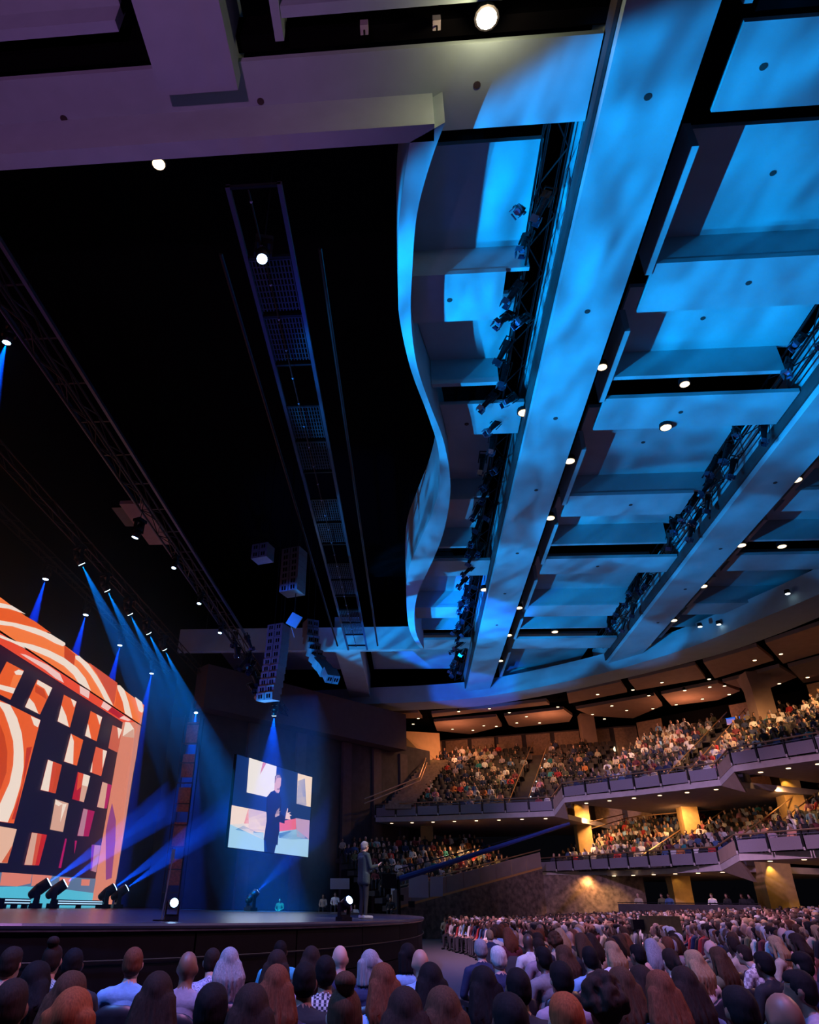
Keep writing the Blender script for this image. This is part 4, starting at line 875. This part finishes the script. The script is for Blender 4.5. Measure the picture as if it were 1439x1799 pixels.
HAIR = {s: hair(s) for s in ('short', 'crop', 'long', 'longer', 'bob', 'bun', 'curly', 'pony', 'cap')}
HAIRM = {s: hair(s, .016, 260) for s in ('short', 'long', 'bob', 'crop')}
HC = {'black': (.010, .008, .008), 'dark': (.028, .016, .011), 'brown': (.075, .036, .018), 'auburn': (.15, .05, .022), 'blonde': (.38, .24, .12), 'grey': (.30, .29, .30), 'white': (.6, .58, .56), 'red': (.26, .07, .02)}
HM = {k: hair_mat('hair_'+k, c) for k, c in HC.items()}
SK = {'pale': mat('skin_pale', (.62, .38, .29), .65), 'tan': mat('skin_tan', (.48, .27, .18), .55), 'brown': mat('skin_brown', (.22, .11, .065), .5), 'dark': mat('skin_dark', (.085, .042, .028), .45)}
CLC = {'white': (.72, .70, .68), 'black': (.012, .012, .014), 'navy': (.015, .025, .08), 'denim': (.06, .12, .28), 'skyblue': (.22, .42, .70), 'cyan': (.06, .45, .65), 'peach': (.75, .36, .24), 'grey': (.22, .22, .24), 'mauve': (.34, .26, .32), 'red': (.45, .03, .03), 'beige': (.50, .40, .28), 'olive': (.12, .12, .06), 'teal': (.03, .25, .26), 'orange': (.62, .20, .05), 'maroon': (.14, .02, .03), 'pink': (.62, .25, .30)}
CM = {k: mat('cloth_'+k, c, .85, var=.12, scale=25, bump=.15) for k, c in CLC.items()}
def check_mat(name, a, b, sc):
    m = mat(name, a, .85); nt = m.node_tree; ck = nt.nodes.new('ShaderNodeTexChecker'); tc = nt.nodes.new('ShaderNodeTexCoord'); ck.inputs['Color1'].default_value = (*a, 1); ck.inputs['Color2'].default_value = (*b, 1); ck.inputs['Scale'].default_value = sc
    nt.links.new(tc.outputs['Object'], ck.inputs['Vector']); nt.links.new(ck.outputs[0], nt.nodes['Principled BSDF'].inputs['Base Color']); return m
CM['check'] = check_mat('cloth_check', (.6, .6, .6), (.03, .03, .05), 50); CM['plaid'] = check_mat('cloth_plaid', (.75, .68, .66), (.35, .28, .30), 22); CM['sequin'] = mat('cloth_sequin', (.5, .45, .6), .3, .5, var=.6, scale=70, bump=.8); CM['stripe'] = check_mat('cloth_stripe', (.4, .45, .45), (.12, .15, .16), 70)
TR = mat('trousers_dark', (.02, .02, .03), .85, var=.2, scale=20); SHOE = mat('shoe_black', (.015, .015, .015), .5)
def person(me, hc, hairme, x, y, z, rz, cl, sk, hm, label, group, s=1.0, name='person'):
    o = link(name, me, None, (x, y, z)); o.rotation_euler = (0, 0, rz); o.scale = (s, s, s)
    for i, m in enumerate((SK[sk], CM[cl], TR, SHOE)): o.material_slots[i].link = 'OBJECT'; o.material_slots[i].material = m
    if hairme is not None:
        h = link('hair', hairme, o, hc); h.material_slots[0].link = 'OBJECT'; h.material_slots[0].material = HM[hm]
    return tag(o, label, 'person', group)
# chair: back shell, pad, cushion, arms
def chair_meshes():
    def backshape(r0, r1, zt, zb, wd_, nx=10, nz=8):
        v = []; f = []
        for side in (0, 1):
            for j in range(nz+1):
                t = j/nz; z = zb+(zt-zb)*t
                for i in range(nx+1):
                    u = i/nx*2-1; rr = wd_*(1 if t < .75 else math.sqrt(max(.0, 1-((t-.75)/.25)**2*.55)))
                    yy = -.20-.10*t+.05*u*u+(r1 if side else r0); v.append((u*rr, yy, z-(.05*u**4 if t > .95 else 0)))
        m_ = nx+1; o = m_*(nz+1)
        for j in range(nz):
            for i in range(nx): a = j*m_+i; f += [(a, a+1, a+m_+1, a+m_), (o+a, o+a+m_, o+a+m_+1, o+a+1)]
        rim = [i for i in range(nx+1)]+[j*m_+nx for j in range(1, nz+1)]+[nz*m_+i for i in range(nx-1, -1, -1)]+[j*m_ for j in range(nz-1, 0, -1)]
        for a, b in zip(rim, rim[1:]+rim[:1]): f.append((a, o+a, o+b, b))
        mb = MB(); mb.add(v, f); return mb
    c = MB(); c.box((0, .08, .42), (.48, .50, .10)).box((0, .05, .2), (.08, .3, .40))
    return backshape(-.03, .0, .93, .30, .255).mesh('shell', M_SEATSHELL, True), backshape(.003, .06, .89, .36, .225).mesh('pad', M_SEAT, True), c.mesh('cushion', M_SEAT), MB().box((0, 0, 0), (.055, .40, .05)).box((0, -.05, -.15), (.03, .06, .28)).mesh('armrest', M_SEATSHELL)
CH = chair_meshes()
def chair(x, y, z, rz, label, group):
    t = empty('auditorium_seat', label, 'seat', group, loc=(x, y, z), rz=rz)
    link('shell', CH[0], t); link('back_pad', CH[1], t); link('cushion', CH[2], t)
    for s in (-1, 1): link('armrest', CH[3], t, (.275*s, .0, .62))
    return t
# people close to the viewer: photo position of the head, hair, clothes and what sets each apart
NEAR = [
 (20, 1692, 'm', 'short', 'dark', 'peach', 'tan', 'man in peach shirt at the frame edge, front row'),
 (92, 1686, 'f', 'bun', 'dark', 'stripe', 'tan', 'woman with high hair bun and striped top'),
 (128, 1694, 'm', 'crop', 'black', 'black', 'dark', 'dark haired person in black right of hair bun woman'),
 (234, 1692, 'm', 'short', 'auburn', 'skyblue', 'pale', 'auburn haired man in light blue shirt'),
 (330, 1700, 'm', None, 'black', 'mauve', 'brown', 'bald man in mauve jacket, front row'),
 (372, 1696, 'lean', 'crop', 'dark', 'sequin', 'tan', 'person in glittering mauve jacket leaning forward'),
 (402, 1692, 'f', 'long', 'grey', 'navy', 'pale', 'woman with long silver hair in navy top'),
 (492, 1676, 'lean', 'crop', 'black', 'cyan', 'brown', 'person in bright cyan shirt bending forward'),
 (487, 1697, 'f', 'longer', 'dark', 'mauve', 'tan', 'long dark haired woman before the cyan shirt'),
 (546, 1688, 'f', 'long', 'dark', 'black', 'tan', 'woman with long dark hair right of the cyan shirt'),
 (597, 1684, 'm', None, 'grey', 'navy', 'pale', 'bald man in blue shirt at the stage curve'),
 (650, 1696, 'f', 'bob', 'grey', 'navy', 'pale', 'woman with wavy silver bob in blue light'),
 (572, 1708, 'm', 'crop', 'black', 'check', 'brown', 'man in black and white checked shirt'),
 (535, 1724, 'm', 'crop', 'black', 'black', 'brown', 'man in black with cropped hair and glasses'),
 (485, 1733, 'f', 'longer', 'auburn', 'navy', 'pale', 'woman with long auburn hair in the middle rows'),
 (672, 1728, 'f', 'longer', 'auburn', 'skyblue', 'pale', 'auburn haired woman in pale blue top'),
 (716, 1680, 'f', 'bob', 'black', 'skyblue', 'tan', 'dark haired person in light blue by the stage end'),
 (738, 1692, 'm', None, 'dark', 'skyblue', 'tan', 'bald man in light blue shirt by the aisle'),
 (122, 1752, 'f', 'longer', 'brown', 'grey', 'pale', 'woman with long brown hair in second row'),
 (62, 1728, 'f', 'long', 'black', 'navy', 'brown', 'dark haired woman in navy behind the peach shirt'),
 (18, 1768, 'm', 'crop', 'dark', 'maroon', 'brown', 'shaded man at the bottom corner of the frame'),
 (275, 1752, 'f', 'longer', 'dark', 'denim', 'pale', 'woman with long dark reddish hair close to viewer'),
 (125, 1794, 'f', 'bob', 'red', 'black', 'pale', 'red haired head at the bottom edge'),
 (440, 1780, 'f', 'longer', 'dark', 'black', 'tan', 'long dark haired head at the bottom edge, middle'),
 (605, 1784, 'f', 'bun', 'brown', 'black', 'pale', 'brown haired head with clip at the bottom edge'),
 (372, 1776, 'm', 'crop', 'black', 'black', 'dark', 'very dark head between two long haired women'),
 (756, 1726, 'f', 'longer', 'black', 'skyblue', 'tan', 'black long haired woman beside the aisle'),
 (712, 1786, 'f', 'long', 'dark', 'black', 'tan', 'dark haired head at bottom edge left of the aisle'),
 (778, 1784, 'f', 'longer', 'brown', 'black', 'pale', 'brown long haired head at bottom edge by the aisle'),
 (844, 1668, 'm', 'short', 'grey', 'navy', 'pale', 'grey haired man in navy suit beside the aisle'),
 (875, 1684, 'm', 'short', 'white', 'navy', 'pale', 'white haired man in navy jacket'),
 (849, 1734, 'f', 'longer', 'black', 'black', 'tan', 'long black haired woman behind the white haired man'),
 (910, 1736, 'm', 'crop', 'black', 'black', 'brown', 'black cropped head in dark top, lower middle'),
 (946, 1664, 'm', 'short', 'dark', 'mauve', 'tan', 'man in mauve shirt in the middle of floor crowd'),
 (974, 1654, 'm', 'curly', 'brown', 'beige', 'pale', 'tousle haired man in beige top'),
 (954, 1684, 'm', 'crop', 'black', 'grey', 'dark', 'black haired man in grey sitting mid floor'),
 (985, 1720, 'm', 'short', 'black', 'mauve', 'tan', 'dark haired man in pale mauve jacket with glasses on head'),
 (990, 1682, 'f', 'long', 'brown', 'black', 'tan', 'brown haired woman in black, mid floor'),
 (1036, 1684, 'm', 'short', 'black', 'skyblue', 'tan', 'dark haired man in bright blue collar shirt'),
 (1075, 1672, 'f', 'long', 'blonde', 'white', 'pale', 'blonde streaked woman wearing a hair band'),
 (1058, 1762, 'f', 'curly', 'dark', 'black', 'brown', 'very curly dark head close to viewer'),
 (1092, 1734, 'f', 'longer', 'brown', 'navy', 'pale', 'brown long haired woman behind the curly head'),
 (1128, 1730, 'f', 'longer', 'dark', 'navy', 'tan', 'dark long haired woman, centre of the lower right'),
 (1160, 1742, 'f', 'longer', 'auburn', 'navy', 'pale', 'auburn wavy haired woman in navy, lower right'),
 (1203, 1732, 'f', 'longer', 'dark', 'denim', 'pale', 'woman with long straight dark hair and denim top'),
 (1219, 1692, 'f', 'long', 'blonde', 'white', 'pale', 'blonde woman in white top in purple light'),
 (1178, 1688, 'f', 'pony', 'dark', 'white', 'pale', 'woman with pony tail and white cap strap'),
 (1120, 1678, 'm', 'crop', 'black', 'black', 'brown', 'black haired person left of the pony tail'),
 (1248, 1668, 'm', None, 'grey', 'olive', 'pale', 'bald man bending beside the brown haired woman'),
 (1262, 1684, 'f', 'longer', 'brown', 'olive', 'pale', 'brown haired woman leaning right of the blonde'),
 (1306, 1672, 'lean', 'crop', 'dark', 'plaid', 'tan', 'person in pink white plaid shirt leaning over'),
 (1342, 1694, 'm', 'short', 'black', 'black', 'dark', 'big dark figure in black near the right edge'),
 (1404, 1738, 'f', 'short', 'black', 'mauve', 'brown', 'dark haired woman in profile with pale top, near corner'),
 (1410, 1696, 'm', 'cap', 'black', 'navy', 'tan', 'person in dark cap near the frame edge'),
 (1300, 1776, 'm', 'crop', 'black', 'black', 'brown', 'black clad head at bottom right'),
 (1378, 1792, 'm', None, 'dark', 'maroon', 'brown', 'bald head at the bottom right corner'),
 (995, 1794, 'm', 'crop', 'red', 'beige', 'tan', 'reddish head at the bottom edge, right of centre'),
 (895, 1796, 'm', 'crop', 'black', 'black', 'dark', 'black head at the bottom edge below the cropped head'),
 (1362, 1660, 'f', 'long', 'blonde', 'beige', 'pale', 'blonde woman facing the stage near the right edge'),
 (1400, 1656, 'f', 'long', 'dark', 'pink', 'brown', 'woman in pink top near the right edge'),
 (1190, 1652, 'm', 'cap', 'white', 'grey', 'tan', 'person in white cap in the floor crowd'),
]
taken = []
nseat = ['%s' % i for i in range(99)]
for (px, py, bk, hs, hc_, cl, sk, lab) in NEAR:
    p = P(px, py, Z=1.19 if bk != 'lean' else 1.13); fz = floor_z(p.x)
    if fz > 0: p = P(px, py, Z=1.19+fz)
    rz = face_to(p.x, p.y, -4.0, 24.0)+random.uniform(-.18, .18)
    if 'profile' in lab: rz = 1.2
    me, hc = BODY[bk]; off = Matrix.Rotation(rz, 3, 'Z') @ Vector((0, hc.y, 0)); x, y = p.x-off.x, p.y-off.y
    person(me, hc, HAIR[hs] if hs else None, x, y, fz, rz, cl, sk, hc_, lab, 'audience close to the viewer')
    taken.append((x, y))
    so = Matrix.Rotation(rz, 3, 'Z') @ Vector((0, -.06, 0))
    chair(x+so.x, y+so.y, fz, rz, 'navy padded seat holding the '+lab.replace('woman', 'woman').replace(' close to viewer', ' nearby') if len(lab.split()) < 11 else 'navy padded seat under the '+' '.join(lab.split()[:9]), 'navy auditorium seats near the viewer')
# floor rows on ovals around the stage
floor_people = []
d = 2.6
while d < 30:
    Lr = 0; t = -1.5; 
    while t < 1.35:
        x, y = oval(d, t); step = .57/math.hypot((SA+d)*math.sin(t), (SB+d)*math.cos(t)); t += step
        dist = math.hypot(x, y)
        if dist < 12.2 or x < 1.6 or y < 4: continue
        if abs(t-.18) < .02 or abs(t+.62) < .016 or abs(t-.75) < .02: continue
        if y > f1.y-2.5 and x < f1.x+7: continue
        if (x-f0.x)*nn.x+(y-f0.y)*nn.y > -2.0 and x < 12: continue
        if x > 3 and y > 56-.9*(x-10) and x > 10: continue
        pj = math.atan2(x, y)
        if pj > .72: continue
        if math.hypot(x-bc.location.x, y-bc.location.y) < 1.3: continue
        if any((x-a)**2+(y-b)**2 < .34 for a, b in taken): continue
        floor_people.append((dist, x, y))
    d += .98
floor_people.sort()
CLW = ['white']*8+['black']*22+['navy']*9+['grey']*5+['beige']*6+['denim']*3+['mauve']*3+['red']*2+['olive']*5+['skyblue']*1+['teal']*1+['orange']*1+['maroon']*4+['pink']*1+['peach']*2
SKW = ['pale']*5+['tan']*4+['brown']*3+['dark']*2; HW = ['dark']*5+['black']*5+['brown']*4+['grey']*3+['blonde']*3+['white']*1+['auburn']*2
NIND = 225; seen_lab = {}
for i, (dist, x, y) in enumerate(floor_people):
    rz = face_to(x, y)+random.uniform(-.25, .25); z = floor_z(x)
    if i < NIND:
        kd = random.choice(('m', 'f')); me, hc = MID[kd]; hs = random.choice(('short', 'crop', None)) if kd == 'm' else random.choice(('long', 'bob', 'long')); cl = random.choice(CLW); hcx = random.choice(HW)
        sec = 'in the rows along the stage curve' if x < 5.5 else ('in the floor rows behind the broadcast camera' if dist > 22 else 'in the floor rows right of the aisle')
        lab = '%s in %s %s' % ('%s haired person' % hcx if hs else 'bald person', cl, sec); c_ = seen_lab.get(lab, 0); seen_lab[lab] = c_+1
        lab = ('seated '+lab) if c_ == 0 else '%s nearest %s' % (nth(c_), lab)
        person(me, hc, HAIRM[hs] if hs else None, x, y, z, rz, cl, random.choice(SKW), hcx, lab, 'floor audience', random.uniform(.95, 1.05))
    else: CROWD.append((x, y, z, rz, 'f'))
    SEATS.append((x, y, z, rz))
# people on a raised bench under the lower balcony
q0, q1 = P(1085, 1586, Y=53), P(1335, 1584, Y=47); bench = empty('rear_bench', 'raised dark rear bench under the lower balcony', 'bench')
zb = min(q0.z, q1.z)-.75
MB().sheet([(q0.x, q0.y, 0), (q1.x, q1.y, 0), (q1.x, q1.y, zb), (q0.x, q0.y, zb)], (.6, 1.4, 0)).build('platform', M_DKWALL, bench)
MB().sheet([(q0.x, q0.y, zb), (q1.x, q1.y, zb), (q1.x, q1.y, zb+.7), (q0.x, q0.y, zb+.7)], (.04, .08, 0)).build('guard_panel', M_DKWALL, bench)
MB().tube([(q0.x, q0.y, zb+.76), (q1.x, q1.y, zb+.76)], .03).build('rail', M_TRUSS, bench)
for i, (px, cl, hs, lab) in enumerate(((1123, 'beige', None, 'bald man in beige shirt seated under lower balcony'), (1168, 'olive', 'crop', 'person in olive seated under lower balcony left of man in blue'), (1181, 'denim', 'crop', 'man in blue shirt seated under lower balcony by ochre column'), (1257, 'white', 'crop', 'man in white shirt with spread arms under lower balcony'), (1282, 'black', 'long', 'woman in black seated right of the white shirt under lower balcony'), (1307, 'black', 'long', 'first of two women seated near the broad ochre column'), (1319, 'black', 'bob', 'second of two women seated near the broad ochre column'))):
    u = (px-1085)/250; b_ = q0+(q1-q0)*u; me, hc = MID['m' if hs in (None, 'crop') else 'f']
    person(me, hc, HAIRM[hs] if hs else None, b_.x+.3, b_.y+.65, zb, face_to(b_.x, b_.y), cl, SKW[(i*5) % len(SKW)], 'dark', lab, 'people on the rear bench')
# a few onlookers beyond the end of the stage
for i, (px, py, cl, hs) in enumerate(((568, 1574, 'beige', 'long'), (589, 1571, 'white', 'short'), (612, 1584, 'pink', 'bob'), (624, 1592, 'white', 'long'), (686, 1579, 'black', 'short'), (492, 1581, 'olive', 'short'))):
    p = P(px, py, Y=49.3); me, hc = MID['m' if hs == 'short' else 'f']; z = p.z-1.19
    person(me, hc, HAIRM[hs], p.x, p.y, z, 2.6-PI*.5*0+.4, cl, 'tan', 'dark', ['woman in beige seated beyond the stage end, leftmost', 'man in white shirt seated beyond the stage end', 'woman in pink seated beyond stage, by the moving head', 'woman in white behind the legs of the speaker', 'man in black suit seated right of the speaker', 'person in olive sitting alone below the side screen'][i], 'onlookers beyond the stage')
    t = empty('riser_block', 'dark riser block under the onlooker number %s beyond the stage' % nth(i), 'riser', 'riser blocks', loc=(p.x, p.y, 0)); MB().span((-.4, -.45, 0), (.4, .6, z)).build('block', M_DKWALL, t); MB().span((-.24, -.2, z), (.24, .25, z+.42)).build('stool', M_BLACK, t)
# the rest of the audience: far too many and small to tell apart one by one
def arr(me):
    me.calc_loop_triangles(); v = np.empty(len(me.vertices)*3); me.vertices.foreach_get('co', v); t = np.empty(len(me.loop_triangles)*3, np.int64); me.loop_triangles.foreach_get('vertices', t); m = np.empty(len(me.loop_triangles), np.int64); me.loop_triangles.foreach_get('material_index', m); return v.reshape(-1, 3), t.reshape(-1, 3), m
lowb = {k: (arr(LOW[k][0]), LOW[k][1]) for k in LOW}; lowh = {s: arr(hair(s, .022, 70)) for s in ('short', 'long', 'bob')}
VV, TT, CC = [], [], []; off = 0
skc = {k: tuple(SK[k].node_tree.nodes['Principled BSDF'].inputs['Base Color'].default_value)[:3] for k in SK}
for (x, y, z, rz, kd) in CROWD:
    k = random.choice(('m', 'f', 'm', 'f', 'lean')); (v, t, m), hc = lowb[k]; c, s = math.cos(rz), math.sin(rz); R_ = np.array([[c, -s, 0], [s, c, 0], [0, 0, 1]]); sc = random.uniform(.94, 1.06)
    sk = skc[random.choice(SKW)]; pal = np.array([sk, CLC[random.choice(CLW)], (.02, .02, .03), (.02, .02, .02)])
    VV.append((v*sc) @ R_.T+np.array([x, y, z])); TT.append(t+off); CC.append(pal[m]); off += len(v)
    if random.random() < .9:
        v2, t2, m2 = lowh[random.choice(('short', 'short', 'long', 'bob'))]; v2 = v2+np.array(hc); VV.append((v2*sc) @ R_.T+np.array([x, y, z])); TT.append(t2+off); CC.append(np.tile(np.array(HC[random.choice(HW)]), (len(t2), 1))); off += len(v2)
def bulk(name, V, T, C, m):
    V = np.concatenate(V); T = np.concatenate(T); me = bpy.data.meshes.new(name); me.vertices.add(len(V)); me.vertices.foreach_set('co', V.ravel()); me.loops.add(len(T)*3); me.loops.foreach_set('vertex_index', T.ravel().astype(np.int32)); me.polygons.add(len(T)); me.polygons.foreach_set('loop_start', np.arange(0, len(T)*3, 3, dtype=np.int32))
    me.materials.append(m)
    if C is not None:
        C = np.concatenate(C); a = me.attributes.new('tint', 'FLOAT_COLOR', 'FACE'); a.data.foreach_set('color', np.concatenate([C, np.ones((len(C), 1))], 1).ravel().astype(np.float32))
    me.update(); me.validate(); return link(name, me)
mt = mat('crowd_tint', (.5, .5, .5), .8); nt = mt.node_tree; at = nt.nodes.new('ShaderNodeAttribute'); at.attribute_name = 'tint'; nt.links.new(at.outputs['Color'], nt.nodes['Principled BSDF'].inputs['Base Color'])
tag(bulk('crowd', VV, TT, CC, mt), 'dense seated crowd filling the far floor and both balconies', 'crowd', kind='stuff')
# far seats
bx = MB(); bx.add([(-.25, -.22, .3), (.25, -.22, .3), (.25, -.32, .82), (.17, -.335, .92), (-.17, -.335, .92), (-.25, -.32, .82), (-.25, -.16, .3), (.25, -.16, .3), (.25, -.26, .82), (.17, -.275, .92), (-.17, -.275, .92), (-.25, -.26, .82)],
                  [(0, 1, 2, 5), (5, 2, 3, 4), (6, 11, 8, 7), (11, 10, 9, 8), (1, 7, 8, 2), (2, 8, 9, 3), (3, 9, 10, 4), (4, 10, 11, 5), (5, 11, 6, 0)]); bx.box((0, .05, .42), (.48, .46, .09))
sm = bx.mesh('seat_proto', M_SEAT); v, t, m = arr(sm); VV, TT = [], []; off = 0
for (x, y, z, rz) in SEATS:
    c, s = math.cos(rz), math.sin(rz); VV.append(v @ np.array([[c, -s, 0], [s, c, 0], [0, 0, 1]]).T+np.array([x, y, z])); TT.append(t+off); off += len(v)
tag(bulk('seat_rows', VV, TT, None, mat('far_seat_fabric', (.05, .04, .04), .8)), 'long rows of dark far seats on floor and balconies', 'seats', kind='stuff')
bpy.data.meshes.remove(sm)

# the speaker on stage
def speaker():
    mb = MB()
    for x in (-1, 1):
        mb.cap((.09*x, 0, .94), (.10*x, .01, .52), .095, .066); mb.cap((.10*x, .01, .52), (.115*x, -.02, .10), .063, .044); mb.cap((.115*x, -.05, .05), (.135*x, .16, .042), .046, .042)
        e = Vector((.27*x, .05, 1.19)); wr = Vector((.15*x+.02, .33, 1.22+.03*x)); mb.cap((.20*x, -.01, 1.475), e, .068, .054); mb.cap(e, wr, .053, .036); hand(mb, wr, (.05-.25*x, .8, .5), (-.3*x, -.4, .8), 1.1, .22)
        mb.cap((.15*x, -.01, 1.49), (0, -.01, 1.56), .055, .05); mb.cap((.12*x, -.0, 1.02), (.15*x, -.01, .84), .10, .085)
    for xx in (-.075, 0, .075):
        mb.cap((xx*1.15, -.0, .86), (xx, -.005, 1.12), .125, .112); mb.cap((xx, -.005, 1.12), (xx*1.25, -.005, 1.40), .112, .118)
    mb.cap((-.15, -.01, 1.475), (.15, -.01, 1.475), .08, .08); hc = Vector((.0, .025, 1.705)); mb.cap((0, -.01, 1.5), hc+Vector((0, -.02, -.07)), .062, .056); head_shapes(mb, hc, 1.02)
    me = remeshed(mb, .0085, 15000, 4); mi = []
    for p in me.polygons:
        c = p.center
        if (c-hc).length < .17 and c.z > 1.575-.2*(c.y-.02): mi.append(0)
        elif c.y > .325 and 1.1 < c.z < 1.45: mi.append(0)
        elif c.z < .035: mi.append(3)
        elif c.z < .085: mi.append(4)
        elif c.z < .80: mi.append(2)
        else: mi.append(1)
    me.materials.clear()
    for m in (SK['pale'], mat('suit_dark_teal', (.028, .05, .055), .8, var=.2, scale=40, bump=.2), mat('suit_trousers', (.016, .02, .024), .8), mat('white_sole', (.7, .7, .7), .5), mat('trainer_grey', (.30, .30, .32), .6)): me.materials.append(m)
    me.polygons.foreach_set('material_index', mi); return me, hc
me, hc = speaker(); sploc = Vector((-1.36, 20.9, ZS)); sp_o = link('person', me, None, (sploc.x, sploc.y, ZS)); sp_o.rotation_euler = (0, 0, -.95)
tag(sp_o, 'man in dark suit standing at stage edge with both hands raised', 'person'); h = link('hair', HAIR['short'], sp_o, hc); h.material_slots[0].link = 'OBJECT'; h.material_slots[0].material = HM['grey']
h.scale = (1.02,)*3

# ------------------------------------------------------------------ haze hanging over the stage
hz = bpy.data.materials.new('stage_haze'); hz.use_nodes = True; nt = hz.node_tree; nt.nodes.clear(); out = nt.nodes.new('ShaderNodeOutputMaterial'); vs = nt.nodes.new('ShaderNodeVolumeScatter'); vs.inputs['Density'].default_value = .012; vs.inputs['Color'].default_value = (.22, .5, 1, 1); vs.inputs['Anisotropy'].default_value = .25
nt.links.new(vs.outputs[0], out.inputs['Volume'])
o = MB().span((-25.5, 9.9, 1.42), (-11.6, 60, 17.6)).build('haze', hz); tag(o, 'thin theatrical haze filling the air above the stage', 'haze', kind='stuff')
o = MB().span((-11.5, 38.5, 1.42), (-5.2, 52.5, 12.0)).build('haze', hz); tag(o, 'thin blue haze around the side screen', 'haze', kind='stuff')
